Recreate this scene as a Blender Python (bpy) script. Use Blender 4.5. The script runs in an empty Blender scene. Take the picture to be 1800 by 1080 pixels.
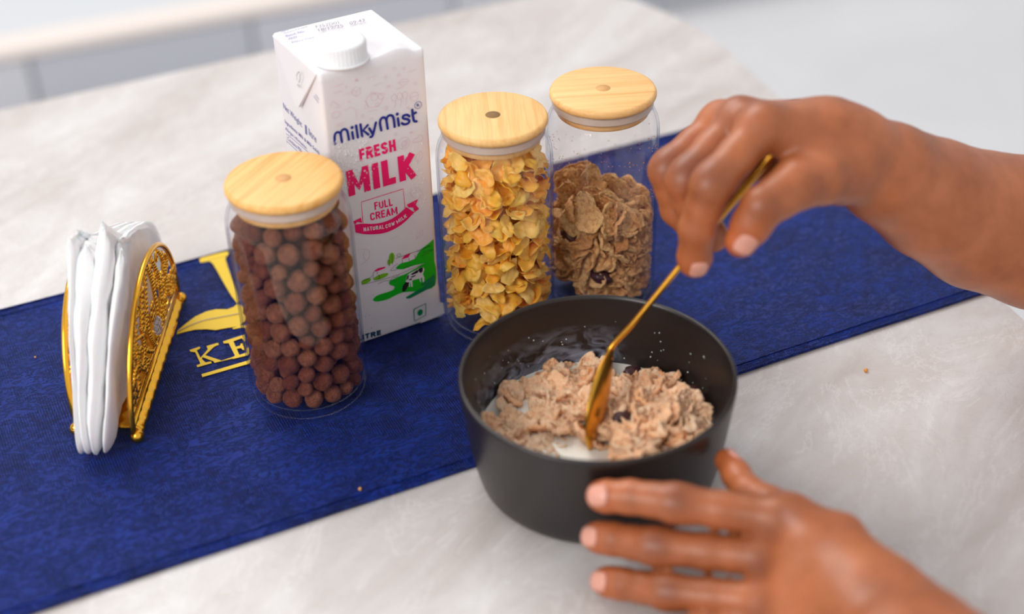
import bpy, bmesh, math, random
import numpy as np
from mathutils import Vector, Matrix, noise as mnoise
random.seed(7); rng = np.random.default_rng(7)
scene = bpy.context.scene
col = scene.collection
PI = math.pi

# ------------------------------------------------------------------ camera
FPX = 2507.035; PITCH = 0.60141; ROLL = -0.0283; DIST = 1.14345*.88
FW = np.array([0, math.cos(PITCH), -math.sin(PITCH)])
_r = np.array([1., 0, 0]); _u = np.cross(_r, FW)
RT = _r*math.cos(ROLL)+_u*math.sin(ROLL); UP = -_r*math.sin(ROLL)+_u*math.cos(ROLL)
CAM = -FW*DIST
cd = bpy.data.cameras.new('camera'); cam = bpy.data.objects.new('camera', cd); col.objects.link(cam)
M = Matrix.Identity(4)
for i in range(3):
    M[i][0] = RT[i]; M[i][1] = UP[i]; M[i][2] = -FW[i]; M[i][3] = CAM[i]
cam.matrix_world = M
cd.sensor_width = 36; cd.lens = FPX/1800*36; cd.clip_start = .02; cd.clip_end = 60
cd.dof.use_dof = True; cd.dof.focus_distance = .93; cd.dof.aperture_fstop = 2.6; cd.dof.aperture_blades = 0
scene.camera = cam

# ------------------------------------------------------------------ light
w = bpy.data.worlds.new('world'); scene.world = w; w.use_nodes = True
bg = w.node_tree.nodes['Background']; bg.inputs[0].default_value = (.95, .965, 1, 1); bg.inputs[1].default_value = .62
def area(name, loc, target, size, power, color):
    l = bpy.data.lights.new(name, 'AREA'); l.shape = 'RECTANGLE'; l.size, l.size_y = size; l.energy = power; l.color = color
    o = bpy.data.objects.new(name, l); col.objects.link(o); o.location = loc
    o.rotation_euler = (Vector(target)-Vector(loc)).to_track_quat('-Z', 'Y').to_euler()
    return o
area('window_light_back', (-1.7, 3.0, 3.9), (0, 0, 0), (3.2, 2.4), 142, (1, .985, .96))
area('front_fill_light', (-2.4, -2.6, 2.4), (0, 0, .05), (2.2, 1.8), 88, (1, .97, .94))  # added fill lamp brightening the jars and carton front, no window known
scene.cycles.transparent_max_bounces = 32; scene.cycles.max_bounces = 12; scene.cycles.diffuse_bounces = 6
scene.view_settings.view_transform = 'Standard'; scene.view_settings.look = 'None'
scene.view_settings.exposure = 0.12; scene.view_settings.gamma = 1; scene.view_settings.use_curve_mapping = False

# ------------------------------------------------------------------ measuring (from the photo to true places)
def ray(x, y): return FW+RT*(x-900)/FPX-UP*(y-540)/FPX
def onz(x, y, z=0.): d = ray(x, y); return CAM+d*((z-CAM[2])/d[2])
def atd(x, y, t): return CAM+ray(x, y)*t
def onplane(x, y, P, n): d = ray(x, y); return CAM+d*(np.dot(P-CAM, n)/np.dot(d, n))

# ------------------------------------------------------------------ materials
def lin(c):
    return tuple(((v/255)/12.92 if v/255 <= .04045 else ((v/255+.055)/1.055)**2.4) for v in c)+(1,)
class NT:
    def __init__(s, name):
        s.m = bpy.data.materials.new(name); s.m.use_nodes = True; s.t = s.m.node_tree; s.n = s.t.nodes
        s.b = s.n['Principled BSDF']; s.out = s.n['Material Output']
    def add(s, typ, **k):
        x = s.n.new(typ)
        for a, v in k.items():
            if a.startswith('i_'): x.inputs[a[2:].replace('_', ' ')].default_value = v
            else: setattr(x, a, v)
        return x
    def ln(s, a, b): s.t.links.new(a, b)
    def coord(s, scale=(1, 1, 1), rot=(0, 0, 0), kind='Object'):
        tc = s.add('ShaderNodeTexCoord'); mr = s.add('ShaderNodeMapping'); mp = s.add('ShaderNodeMapping')
        mp.inputs['Scale'].default_value = scale; mr.inputs['Rotation'].default_value = rot
        s.ln(tc.outputs[kind], mr.inputs[0]); s.ln(mr.outputs[0], mp.inputs[0]); return mp.outputs[0]
    def noise(s, vec, scale, detail=3, rough=.5, dist=0):
        n = s.add('ShaderNodeTexNoise'); n.inputs['Scale'].default_value = scale; n.inputs['Detail'].default_value = detail
        n.inputs['Roughness'].default_value = rough; n.inputs['Distortion'].default_value = dist
        s.ln(vec, n.inputs['Vector']); return n.outputs['Fac']
    def ramp(s, fac, stops):
        r = s.add('ShaderNodeValToRGB'); e = r.color_ramp.elements
        while len(e) < len(stops): e.new(.5)
        for i, (p, c) in enumerate(stops): e[i].position = p; e[i].color = c if len(c) == 4 else lin(c)
        s.ln(fac, r.inputs[0]); return r.outputs[0]
    def mix(s, fac, a, b, mode='MIX'):
        m = s.add('ShaderNodeMix', data_type='RGBA', blend_type=mode)
        for sock, v in ((m.inputs[0], fac), (m.inputs[6], a), (m.inputs[7], b)):
            if isinstance(v, (int, float)): sock.default_value = v
            elif isinstance(v, tuple): sock.default_value = v
            else: s.ln(v, sock)
        return m.outputs[2]
    def bump(s, h, strength, dist=.001):
        b = s.add('ShaderNodeBump'); b.inputs['Strength'].default_value = strength; b.inputs['Distance'].default_value = dist
        s.ln(h, b.inputs['Height']); s.ln(b.outputs[0], s.b.inputs['Normal']); return b
    def set(s, **k):
        for a, v in k.items():
            sock = s.b.inputs[a.replace('_', ' ')]
            if isinstance(v, (int, float, tuple)): sock.default_value = v
            else: s.ln(v, sock)
        return s
def plain(name, c, rough=.5, metal=0, **k):
    t = NT(name); t.set(Base_Color=lin(c), Roughness=rough, Metallic=metal, **k); return t.m
BLK = (0, 0, 0, 1); WHT = (1, 1, 1, 1)

def m_stone():
    t = NT('grey_marble'); v = t.coord((1, 2.6, 1), (0, 0, -.95))
    a = t.noise(v, 5, 8, .62, .8); b = t.noise(v, 16, 6, .6, .5); c0 = t.coord((1, 1.6, 1), (0, 0, -1.1))
    c = t.ramp(a, [(.3, (184, 175, 170)), (.46, (201, 193, 189)), (.6, (210, 206, 204)), (.75, (222, 220, 220))])
    c = t.mix(t.ramp(b, [(.35, (.35, .35, .35, 1)), (.6, BLK)]), c, lin((190, 179, 173)))
    vein = t.noise(c0, 7, 7, .68, 1.6)
    vm = t.ramp(vein, [(.485, BLK), (.5, (.32, .32, .32, 1)), (.515, BLK)])
    c = t.mix(vm, c, lin((233, 231, 230)))
    cr = t.noise(t.coord((1, 1.3, 1), (0, 0, .4)), 19, 8, .7, 2.2)
    cm = t.ramp(cr, [(.492, BLK), (.5, (.38, .38, .38, 1)), (.508, BLK)])
    c = t.mix(cm, c, lin((168, 158, 153)))
    t.set(Base_Color=c, Roughness=.42); t.b.inputs['Specular IOR Level'].default_value = .35
    t.bump(b, .04, .002); return t.m
def m_cloth():
    t = NT('navy_jacquard'); v0 = t.coord((1, 1, 1), (0, 0, -.442))
    # crackle-like jacquard veins, stretched patches of different weave direction
    pn = t.noise(v0, 22, 3, .5, 1.2)
    mpv = t.add('ShaderNodeMapping'); mpv.inputs['Scale'].default_value = (1, 2.2, 1); t.ln(v0, mpv.inputs[0])
    ve = t.noise(mpv.outputs[0], 75, 6, .65, 1.8)
    vm = t.ramp(ve, [(.43, BLK), (.5, (.9, .9, .9, 1)), (.54, BLK)])
    c = t.ramp(pn, [(.3, (8, 24, 84)), (.5, (12, 35, 112)), (.7, (20, 50, 142))])
    c = t.mix(vm, c, lin((3, 7, 36)))
    w1 = t.add('ShaderNodeTexWave'); w1.inputs['Scale'].default_value = 190; w1.inputs['Distortion'].default_value = 2; w1.inputs['Detail Scale'].default_value = 2
    w2 = t.add('ShaderNodeTexWave', bands_direction='Y'); w2.inputs['Scale'].default_value = 240; w2.inputs['Distortion'].default_value = 1.5
    t.ln(v0, w1.inputs[0]); t.ln(v0, w2.inputs[0])
    wv = t.mix(t.ramp(pn, [(.45, BLK), (.55, WHT)]), w1.outputs[0], w2.outputs[0])
    c = t.mix(t.mix(1., wv, (.3, .3, .3, 1), 'MULTIPLY'), c, lin((46, 74, 170)))
    h = t.mix(.5, wv, vm); t.bump(h, .8, .0014)
    rn = t.ramp(pn, [(.4, (.5, .5, .5, 1)), (.62, (.36, .36, .36, 1))])
    t.set(Base_Color=c, Roughness=rn, Sheen_Weight=.05, Sheen_Roughness=.4, Sheen_Tint=lin((60, 90, 220))); t.b.inputs['Specular IOR Level'].default_value = .22
    return t.m
def m_bamboo(seed, c1=(247, 205, 138), c2=(228, 172, 96)):
    t = NT('bamboo_%d' % seed); v = t.coord((1, 26, 26), (0, 0, {1: -1.1, 2: -1.62, 3: -.08}[seed]))
    mp = t.add('ShaderNodeMapping'); t.ln(v, mp.inputs[0]); mp.inputs['Location'].default_value = (seed*3.1, seed, 0)
    a = t.noise(mp.outputs[0], 9, 6, .7); b = t.noise(mp.outputs[0], 40, 4, .6)
    c = t.ramp(a, [(.3, c2), (.5, c1), (.72, (249, 204, 136))])
    c = t.mix(t.ramp(b, [(.5, BLK), (.75, (.45, .45, .45, 1))]), c, lin((220, 160, 88)))
    t.set(Base_Color=c, Roughness=.5); t.bump(b, .08, .0004); return t.m
def m_glass():
    t = NT('clear_glass'); t.n.remove(t.b)
    lw = t.add('ShaderNodeLayerWeight'); lw.inputs['Blend'].default_value = .5
    tr = t.add('ShaderNodeBsdfTransparent'); gl = t.add('ShaderNodeBsdfGlossy'); gl.inputs['Roughness'].default_value = .03
    c = t.ramp(lw.outputs['Facing'], [(.0, (1, 1, 1, 1)), (.78, (.99, .99, 1, 1)), (1, (.60, .65, .76, 1))])
    t.ln(c, tr.inputs[0])
    fr = t.ramp(lw.outputs['Facing'], [(0, (.022, .022, .022, 1)), (.55, (.05, .05, .05, 1)), (.85, (.2, .2, .2, 1)), (1, (.75, .75, .75, 1))])
    mx = t.add('ShaderNodeMixShader'); t.ln(fr, mx.inputs[0]); t.ln(tr.outputs[0], mx.inputs[1]); t.ln(gl.outputs[0], mx.inputs[2])
    t.ln(mx.outputs[0], t.out.inputs[0]); return t.m
def m_varied(name, stops, nscale, nstops, rough=.6, bumps=.5, bd=.0008, bscale=260, sss=0):
    t = NT(name); oi = t.add('ShaderNodeObjectInfo'); v = t.coord()
    c = t.ramp(oi.outputs['Random'], stops); n = t.noise(v, nscale, 4, .6)
    c = t.mix(t.ramp(n, nstops), c, c) if False else t.mix(1., c, t.ramp(n, nstops), 'MULTIPLY')
    h = t.noise(v, bscale, 5, .65); t.bump(h, bumps, bd)
    t.set(Base_Color=c, Roughness=rough)
    if sss: t.set(Subsurface_Weight=sss, Subsurface_Scale=.002, Subsurface_Radius=(1., .6, .25))
    return t.m
def m_skin():
    t = NT('brown_skin'); v = t.coord(); at = t.add('ShaderNodeAttribute', attribute_name='tone_mask')
    n = t.noise(v, 30, 4, .6)
    c = t.ramp(n, [(.34, (152, 84, 46)), (.66, (182, 105, 62))])
    sp = t.add('ShaderNodeSeparateColor'); t.ln(at.outputs['Color'], sp.inputs[0])
    c = t.mix(sp.outputs[0], c, lin((92, 40, 24)))
    c = t.mix(sp.outputs[1], c, lin((206, 100, 44)))
    f = t.noise(v, 900, 4, .6); f2 = t.noise(t.coord((1, .4, 1)), 260, 4, .7, 1)
    hb = t.mix(.5, f, f2); t.bump(hb, .25, .0006)
    t.set(Base_Color=c, Roughness=.43, Subsurface_Weight=.12, Subsurface_Scale=.005, Subsurface_Radius=(1., .32, .14))
    t.b.inputs['Specular IOR Level'].default_value = .5
    t.set(Coat_Weight=.08, Coat_Roughness=.4)
    return t.m
def m_gold():
    t = NT('polished_gold'); n = t.noise(t.coord(), 420, 3, .5); t.bump(n, .12, .0006)
    t.set(Base_Color=lin((255, 190, 62)), Metallic=1., Roughness=.2); return t.m
def m_spoon():
    t = NT('brushed_gold'); t.set(Base_Color=lin((226, 165, 62)), Metallic=1., Roughness=.27); t.bump(t.noise(t.coord(), 300, 2), .08, .0004); return t.m
def m_tissue():
    t = NT('white_tissue'); v = t.coord((1, 1, 1)); wv = t.add('ShaderNodeTexWave', bands_direction='Z'); wv.inputs['Scale'].default_value = 260
    wv.inputs['Distortion'].default_value = .8; t.ln(v, wv.inputs[0]); n = t.noise(v, 45, 4, .6)
    t.bump(t.mix(.6, wv.outputs[0], n), .35, .0007)
    t.set(Base_Color=lin((246, 245, 245)), Roughness=.85, Subsurface_Weight=.35, Subsurface_Scale=.004); return t.m
def m_bowl():
    t = NT('matte_charcoal'); n = t.noise(t.coord(), 30, 4, .6)
    t.set(Base_Color=t.ramp(n, [(.3, (30, 24, 23)), (.7, (36, 29, 28))]), Roughness=.34)
    t.b.inputs['Specular IOR Level'].default_value = .55; return t.m
def m_film():
    t = NT('milk_film'); n = t.noise(t.coord((1, 1, 2)), 55, 5, .6, 1.5); at = t.add('ShaderNodeAttribute', attribute_name='tone_mask')
    a = t.ramp(n, [(.4, BLK), (.62, (.5, .5, .5, 1))])
    a = t.mix(1., a, at.outputs['Color'], 'MULTIPLY')
    t.set(Base_Color=lin((190, 195, 215)), Roughness=.3, Alpha=a); return t.m
def m_floor(name, c1, c2, gr, sc):
    t = NT(name); v = t.coord(); n = t.noise(v, 2.2, 4, .6)
    t.set(Base_Color=t.ramp(n, [(.35, c1), (.65, c2)]), Roughness=.5); return t.m
MT = dict(stone=m_stone(), cloth=m_cloth(), glass=m_glass(), skin=m_skin(), gold=m_gold(), spoon=m_spoon(), tissue=m_tissue(),
    bowl=m_bowl(), film=m_film(),
    yellow=plain('yellow_embroidery', (247, 205, 6), .6), card=plain('white_carton_board', (238, 233, 235), .42),
    cap=plain('white_plastic', (244, 244, 245), .35), navy=plain('navy_ink', (24, 40, 138), .45), pink=plain('magenta_ink', (248, 12, 108), .45),
    pale=plain('pale_pink_ink', (232, 204, 208), .5), green=plain('green_ink', (12, 190, 20), .45), dgreen=plain('deep_green_ink', (4, 138, 78), .45),
    lgreen=plain('leaf_green_ink', (126, 196, 30), .45), black=plain('black_ink', (34, 28, 30), .5), white=plain('white_ink', (240, 236, 236), .5),
    teal=plain('dark_teal_ink', (18, 66, 98), .5), violet=plain('violet_ink', (120, 118, 172), .5), grey=plain('grey_ink', (128, 122, 140), .5),
    seal=plain('silicone', (206, 184, 168), .45), dot=plain('cork_plug', (138, 104, 62), .8), dot2=plain('light_plug', (214, 160, 96), .6),
    milk=plain('milk', (240, 234, 222), .25, Subsurface_Weight=.3, Subsurface_Scale=.004),
    nail=plain('fingernail', (226, 158, 138), .3, Subsurface_Weight=.3, Subsurface_Scale=.003),
    raisin=plain('raisin', (62, 26, 30), .4), crumb=plain('crumb', (222, 160, 92), .7), crumbo=plain('orange_crumb', (232, 150, 60), .6), drop=None)
t = NT('water'); t.set(Base_Color=WHT, Roughness=.06, Alpha=.28); MT['drop'] = t.m
t = NT('crystal'); t.set(Base_Color=(1, .95, .93, 1), Roughness=.05, Transmission_Weight=.85, IOR=1.5); MT['crystal'] = t.m
MT['puff'] = m_varied('cocoa_puff', [(0, (188, 98, 66)), (.5, (212, 122, 84)), (1, (230, 144, 102))], 2.2, [(.3, (.6, .52, .5, 1)), (.6, WHT)], .42, .9, .10, 6.)
MT['corn'] = m_varied('corn_flake', [(0, (255, 180, 44)), (.35, (255, 195, 72)), (.7, (255, 210, 114)), (1, (255, 168, 36))], 160, [(.3, (1, .86, .66, 1)), (.55, WHT)], .42, .45, .0008, 330, .25)
MT['bran'] = m_varied('bran_flake', [(0, (240, 176, 110)), (.5, (252, 202, 138)), (1, (224, 156, 92))], 420, [(.36, (.66, .54, .44, 1)), (.52, WHT)], .75, 1., .002, 700)
MT['wet'] = m_varied('milky_flake', [(0, (254, 198, 150)), (.5, (255, 220, 186)), (1, (250, 180, 124))], 420, [(.36, (.88, .70, .56, 1)), (.48, WHT)], .35, 1., .0016, 480, .15)

# ------------------------------------------------------------------ helpers
def tag(o, label=None, cat=None, group=None, kind=None):
    if label: o['label'] = label
    if cat: o['category'] = cat
    if group: o['group'] = group
    if kind: o['kind'] = kind
    return o
def link(name, me, mat=None, parent=None, smooth=True):
    if mat is not None and not me.materials: me.materials.append(mat)
    o = bpy.data.objects.new(name, me); col.objects.link(o)
    if parent: o.parent = parent
    if smooth:
        me.polygons.foreach_set('use_smooth', [True]*len(me.polygons))
    return o
def mk(name, V, F, mat=None, parent=None, smooth=True):
    me = bpy.data.meshes.new(name); me.from_pydata([tuple(map(float, v)) for v in V], [], [tuple(map(int, f)) for f in F]); me.update()
    return link(name, me, mat, parent, smooth)
def frombm(name, bm, mat, parent=None, smooth=True, recalc=True):
    if recalc: bmesh.ops.recalc_face_normals(bm, faces=bm.faces)
    me = bpy.data.meshes.new(name); bm.to_mesh(me); bm.free(); return link(name, me, mat, parent, smooth)
def empty(name, loc=(0, 0, 0), rz=0):
    o = bpy.data.objects.new(name, None); col.objects.link(o); o.location = loc; o.rotation_euler.z = rz; o.empty_display_size = .02; return o
def lathe(name, prof, mat, parent=None, n=96, closed=True, z0=0, xy=(0, 0)):
    V = []; F = []; m = len(prof)
    for i in range(n):
        a = 2*PI*i/n
        for r, z in prof: V.append((xy[0]+r*math.cos(a), xy[1]+r*math.sin(a), z+z0))
    for i in range(n):
        j = (i+1) % n
        for k in range(m if closed else m-1):
            l = (k+1) % m; F.append((i*m+k, j*m+k, j*m+l, i*m+l))
    bm = bmesh.new(); me = bpy.data.meshes.new(name); me.from_pydata(V, [], F); bm.from_mesh(me)
    bmesh.ops.remove_doubles(bm, verts=bm.verts, dist=1e-6); bmesh.ops.dissolve_degenerate(bm, edges=bm.edges, dist=1e-7)
    bpy.data.meshes.remove(me)
    return frombm(name, bm, mat, parent)
def spline(P, n):
    P = [np.array(p, float) for p in P]; out = []
    Q = [2*P[0]-P[1]]+P+[2*P[-1]-P[-2]]
    for i in range(1, len(Q)-2):
        for k in range(n):
            t = k/n; a, b, c, d = Q[i-1:i+3]
            out.append(.5*((2*b)+(-a+c)*t+(2*a-5*b+4*c-d)*t*t+(-a+3*b-3*c+d)*t**3))
    out.append(P[-1]); return out
def tube(bm, P, r, seg=8, flat=1., ndir=None):
    P = [Vector(p) for p in P]; n = len(P); rr = r if hasattr(r, '__len__') else [r]*n; rings = []
    ref = Vector(ndir) if ndir is not None else None; prev = None
    for i in range(n):
        d = (P[min(i+1, n-1)]-P[max(i-1, 0)]).normalized()
        if ref is not None: a = (ref-d*ref.dot(d)).normalized()
        elif prev is None: a = d.orthogonal().normalized()
        else: a = (prev-d*prev.dot(d)).normalized()
        prev = a; b = d.cross(a)
        rings.append([bm.verts.new(P[i]+(a*math.cos(2*PI*k/seg)*flat+b*math.sin(2*PI*k/seg))*rr[i]) for k in range(seg)])
    for i in range(n-1):
        for k in range(seg):
            bm.faces.new((rings[i][k], rings[i][(k+1) % seg], rings[i+1][(k+1) % seg], rings[i+1][k]))
    bm.faces.new(rings[0][::-1]); bm.faces.new(rings[-1])
def ball(bm, c, r, seg=8, rings=6, sc=(1, 1, 1)):
    nv = bm.verts.new; cx, cy, cz = [float(q) for q in c]; R0 = [[nv((cx+r*sc[0]*math.sin(PI*i/rings)*math.cos(2*PI*k/seg), cy+r*sc[1]*math.sin(PI*i/rings)*math.sin(2*PI*k/seg), cz+r*sc[2]*math.cos(PI*i/rings))) for k in range(seg)] for i in range(1, rings)]
    t_ = nv((cx, cy, cz+r*sc[2])); b_ = nv((cx, cy, cz-r*sc[2])); nf = bm.faces.new
    for k in range(seg):
        l = (k+1) % seg; nf((t_, R0[0][k], R0[0][l])); nf((b_, R0[-1][l], R0[-1][k]))
        for i in range(rings-2): nf((R0[i][k], R0[i+1][k], R0[i+1][l], R0[i][l]))
def rbox(name, w_, d_, h_, r, mat, parent=None, n=10, fn=None):
    # rounded box grid, corner at 0, size w,d,h ; fn edits points
    V = {}; verts = []; faces = []
    size = np.array([w_, d_, h_])
    def vid(p):
        k = tuple(np.round(p, 5))
        if k not in V: V[k] = len(verts); verts.append(np.array(p, float))
        return V[k]
    ns = [max(3, int(n*s/max(size))) for s in size]
    def ts(m, L):
        e = [0, r*.3/L, r*.65/L, r/L]; mid = list(np.linspace(r/L, 1-r/L, m+1)[1:-1]); return e+mid+[1-x for x in e[::-1]]
    T = [ts(ns[i], size[i]) for i in range(3)]
    for ax in range(3):
        u, v = [i for i in range(3) if i != ax]
        for side in (0, 1):
            for i in range(len(T[u])-1):
                for j in range(len(T[v])-1):
                    q = []
                    for a, b in ((i, j), (i+1, j), (i+1, j+1), (i, j+1)):
                        p = np.zeros(3); p[ax] = side; p[u] = T[u][a]; p[v] = T[v][b]; q.append(vid(p*size))
                    if (side == 1) != (ax == 1): faces.append(q)
                    else: faces.append(q[::-1])
    out = []
    for p in verts:
        c = np.clip(p, r, size-r); d = p-c; l = np.linalg.norm(d)
        if l > 0: p = c+d/l*r
        out.append(fn(p) if fn else p)
    return mk(name, out, faces, mat, parent)
# flat print (ink, embroidery) laid on a real plane: P0 + u*U + v*W, raised by eps along N
class Plane:
    def __init__(s, P0, U, Wv, N): s.P0, s.U, s.W, s.N = [np.array(a, float) for a in (P0, U, Wv, N)]
    def uv(s, px, py):
        p = onplane(px, py, s.P0, s.N)-s.P0; return np.array([p@s.U, p@s.W])
    def pt(s, q, e): return s.P0+s.U*q[0]+s.W*q[1]+s.N*e
GW = {'M': 1.35, 'I': .32, 'W': 1.4, 'N': 1.05, 'L': .8, 'E': .85, 'F': .8, 'T': .9}
GL = {'F': [[(0, 0), (0, 1)], [(0, 1), (1, 1)], [(0, .52), (.85, .52)]], 'E': [[(0, 0), (0, 1)], [(0, 1), (1, 1)], [(0, .52), (.88, .52)], [(0, 0), (1, 0)]], 'L': [[(0, 1), (0, 0)], [(0, 0), (1, 0)]],
      'H': [[(0, 0), (0, 1)], [(1, 0), (1, 1)], [(0, .5), (1, .5)]], 'I': [[(.5, 0), (.5, 1)]], 'T': [[(.5, 0), (.5, 1)], [(0, 1), (1, 1)]],
      'M': [[(0, 0), (0, 1)], [(1, 0), (1, 1)], [(0.04, .96), (.5, .18), (.96, .96)]], 'N': [[(0, 0), (0, 1)], [(1, 0), (1, 1)], [(0, 1), (1, 0)]], 'K': [[(0, 0), (0, 1)], [(1, 1), (.1, .42)], [(.35, .58), (1, 0)]],
      'A': [[(0, 0), (.5, 1)], [(.5, 1), (1, 0)], [(.22, .3), (.78, .3)]], 'W': [[(0, 1), (.25, 0)], [(.25, 0), (.5, .85)], [(.5, .85), (.75, 0)], [(.75, 0), (1, 1)]],
      'R': [[(0, 0), (0, 1)], [(0, 1), (.6, 1), (.92, .93), (1, .75), (.92, .57), (.6, .5), (0, .5)], [(.5, .5), (1, 0)]],
      'S': [[(1, .8), (.85, .95), (.5, 1), (.12, .93), (.02, .75), (.15, .58), (.5, .5), (.85, .42), (.98, .25), (.88, .07), (.5, 0), (.12, .05), (0, .22)]],
      'U': [[(0, 1), (0, .25), (.15, .05), (.5, 0), (.85, .05), (1, .25), (1, 1)]], 'C': [[(1, .75), (.88, .95), (.5, 1), (.12, .93), (0, .7), (0, .3), (.12, .07), (.5, 0), (.88, .05), (1, .25)]],
      'O': [[(.5, 1), (.12, .93), (0, .7), (0, .3), (.12, .07), (.5, 0), (.88, .07), (1, .3), (1, .7), (.88, .93), (.5, 1)]]}
class Ink:
    def __init__(s, plane, eps=.0003): s.p = plane; s.e = eps; s.V = []; s.F = []
    def poly(s, pts, e=0):
        from mathutils.geometry import tessellate_polygon
        s.e += 8e-6; b = len(s.V); s.V += [s.p.pt(q, s.e+e) for q in pts]
        for t in tessellate_polygon([[Vector((q[0], q[1], 0)) for q in pts]]): s.F.append([b+i for i in t])
    def disc(s, c, r, e=0, n=14, ry=None, rot=0):
        ry = ry or r
        s.poly([(c[0]+r*math.cos(a)*math.cos(rot)-ry*math.sin(a)*math.sin(rot), c[1]+r*math.cos(a)*math.sin(rot)+ry*math.sin(a)*math.cos(rot)) for a in np.linspace(0, 2*PI, n, endpoint=False)], e)
    def stroke(s, pts, w_, e=0, smooth=0, cap=True):
        if smooth: pts = spline(pts, smooth)
        s.e += 8e-6; pts = [np.array(p, float) for p in pts]; n = len(pts); L = []; R_ = []
        for i in range(n):
            d = pts[min(i+1, n-1)]-pts[max(i-1, 0)]; d /= np.linalg.norm(d)+1e-12; q = np.array([-d[1], d[0]])*w_/2
            L.append(pts[i]+q); R_.append(pts[i]-q)
        b = len(s.V); s.V += [s.p.pt(q, s.e+e) for q in L]+[s.p.pt(q, s.e+e) for q in R_]
        for i in range(n-1): s.F.append([b+i, b+n+i, b+n+i+1, b+i+1])
        if cap and w_ > .0006: s.disc(pts[0], w_/2, e, 8); s.disc(pts[-1], w_/2, e, 8)
    def ring(s, c, r, w_, e=0, n=20, ry=None): s.stroke([(c[0]+r*math.cos(a), c[1]+(ry or r)*math.sin(a)) for a in np.linspace(0, 2*PI, n)], w_, e, cap=False)
    def text(s, txt, bl, br, tl, bold=0, e=0, shear=0):
        cu = bpy.data.curves.new('txt', 'FONT'); cu.body = txt; cu.size = 1; cu.offset = bold; cu.resolution_u = 3; cu.shear = shear
        o = bpy.data.objects.new('txt', cu); col.objects.link(o)
        dg = bpy.context.evaluated_depsgraph_get(); me = bpy.data.meshes.new_from_object(o.evaluated_get(dg))
        co = np.array([v.co[:] for v in me.vertices]); lo = co.min(0); hi = co.max(0)
        bl, br, tl = map(np.array, (bl, br, tl)); b = len(s.V)
        for c in co: s.V.append(s.p.pt(bl+(br-bl)*(c[0]-lo[0])/(hi[0]-lo[0])+(tl-bl)*(c[1]-lo[1])/(hi[1]-lo[1]), s.e+e))
        for f in me.polygons: s.F.append([b+i for i in f.vertices])
        bpy.data.objects.remove(o); bpy.data.curves.remove(cu); bpy.data.meshes.remove(me)
    def glyphs(s, txt, bl, br, tl, wd, e=0, gap=.22):
        bl, br, tl = [np.array(a, float) for a in (bl, br, tl)]; adv = [GW.get(c, 1.) for c in txt]; tot = sum(adv)+gap*(len(txt)-1); x = 0
        H = np.linalg.norm(tl-bl); up = (tl-bl); rt = (br-bl)/tot; m = wd/2
        for c, a in zip(txt, adv):
            for st in GL[c]:
                mx = m/np.linalg.norm(rt); my = m/H
                pts = [bl+rt*(x+mx+(a-2*mx)*p[0])+up*(my+(1-2*my)*p[1]) for p in st]
                if len(st) == 2 or c in 'MNWKA':
                    ext = []
                    for i_, p in enumerate(pts):
                        if i_ in (0, len(pts)-1):
                            d = p-pts[1 if i_ == 0 else -2]; d /= np.linalg.norm(d); f_ = 1 if st[0 if i_ == 0 else -1][1] in (0, 1) or c in 'EFTLH' else 0; p = p+d*m*f_
                        ext.append(p)
                    pts = ext
                s.stroke(pts, wd, e, 0 if len(st) < 5 or c in 'MNW' else 3, cap=False)
            x += a+gap
    def make(s, name, mat, parent=None):
        o = mk(name, s.V, s.F, mat, None, False)
        if parent: o.parent = parent; o.matrix_parent_inverse = parent.matrix_world.inverted()
        return o
def setparent(o, p):
    o.parent = p; o.matrix_parent_inverse = p.matrix_basis.inverted() if p.parent is None else p.matrix_world.inverted()

# ------------------------------------------------------------------ room
FZ = -.75
me_ = m_floor('pale_floor', (206, 206, 208), (214, 213, 214), None, 1)
V = [(-5, -4, FZ), (6, -4, FZ), (6, 7, FZ), (-5, 7, FZ)]
tag(mk('floor', V, [(0, 1, 2, 3)], me_, None, False), kind='structure')
bm = bmesh.new(); bmesh.ops.create_cube(bm, size=1, matrix=Matrix.Translation((.5, 6.5, FZ+1.35)) @ Matrix.Diagonal((11, .1, 2.7, 1)))
tag(frombm('wall_back', bm, plain('white_wall', (222, 222, 224), .7), None, False), kind='structure')
# raised tiled ledge behind the table on the left
def ledge():
    z1 = FZ+.17
    A = onz(0, 95, z1); B = onz(480, 10, z1); d = (B-A)[:2]; d /= np.linalg.norm(d); n = np.array([-d[1], d[0]])
    A2 = A[:2]-d*2.2; L = 4.05
    ang = math.atan2(d[1], d[0])
    root = empty('trim_1', (A2[0], A2[1], FZ), ang); tag(root, kind='structure')
    g = plain('tile_joint', (176, 176, 182), .6)
    def bx(name, x0, x1, y0, y1, a, b, mat):
        bm = bmesh.new(); bmesh.ops.create_cube(bm, size=1, matrix=Matrix.Translation(((x0+x1)/2, (y0+y1)/2, (a+b)/2)) @ Matrix.Diagonal((x1-x0, y1-y0, b-a, 1)))
        bmesh.ops.bevel(bm, geom=bm.edges, offset=.002, segments=1, affect='EDGES'); return frombm(name, bm, mat, root, False)
    bx('ledge_core', 0, L, .012, 1.6, 0, .158, g)
    tm = [plain('blue_grey_tile_%d' % i, c, .35) for i, c in enumerate([(196, 197, 205), (203, 204, 209), (190, 192, 199)])]
    for i in range(9): bx('tile', i*.45+.004, i*.45+.446, 0, .012, .002, .15, tm[i % 3])
    bx('nosing', -.002, L+.002, -.012, .07, .158, .178, plain('beige_nosing', (232, 220, 212), .5))
    top = plain('pale_top', (206, 208, 211), .5)
    bx('ledge_top', 0, L, .07, 1.6, .158, .172, top)
    bx('end_block', L, L+.12, 0, .2, 0, .3, plain('dark_grey', (160, 160, 164), .6))  # added block for the dark patch at the ledge's right end
ledge()

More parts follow.
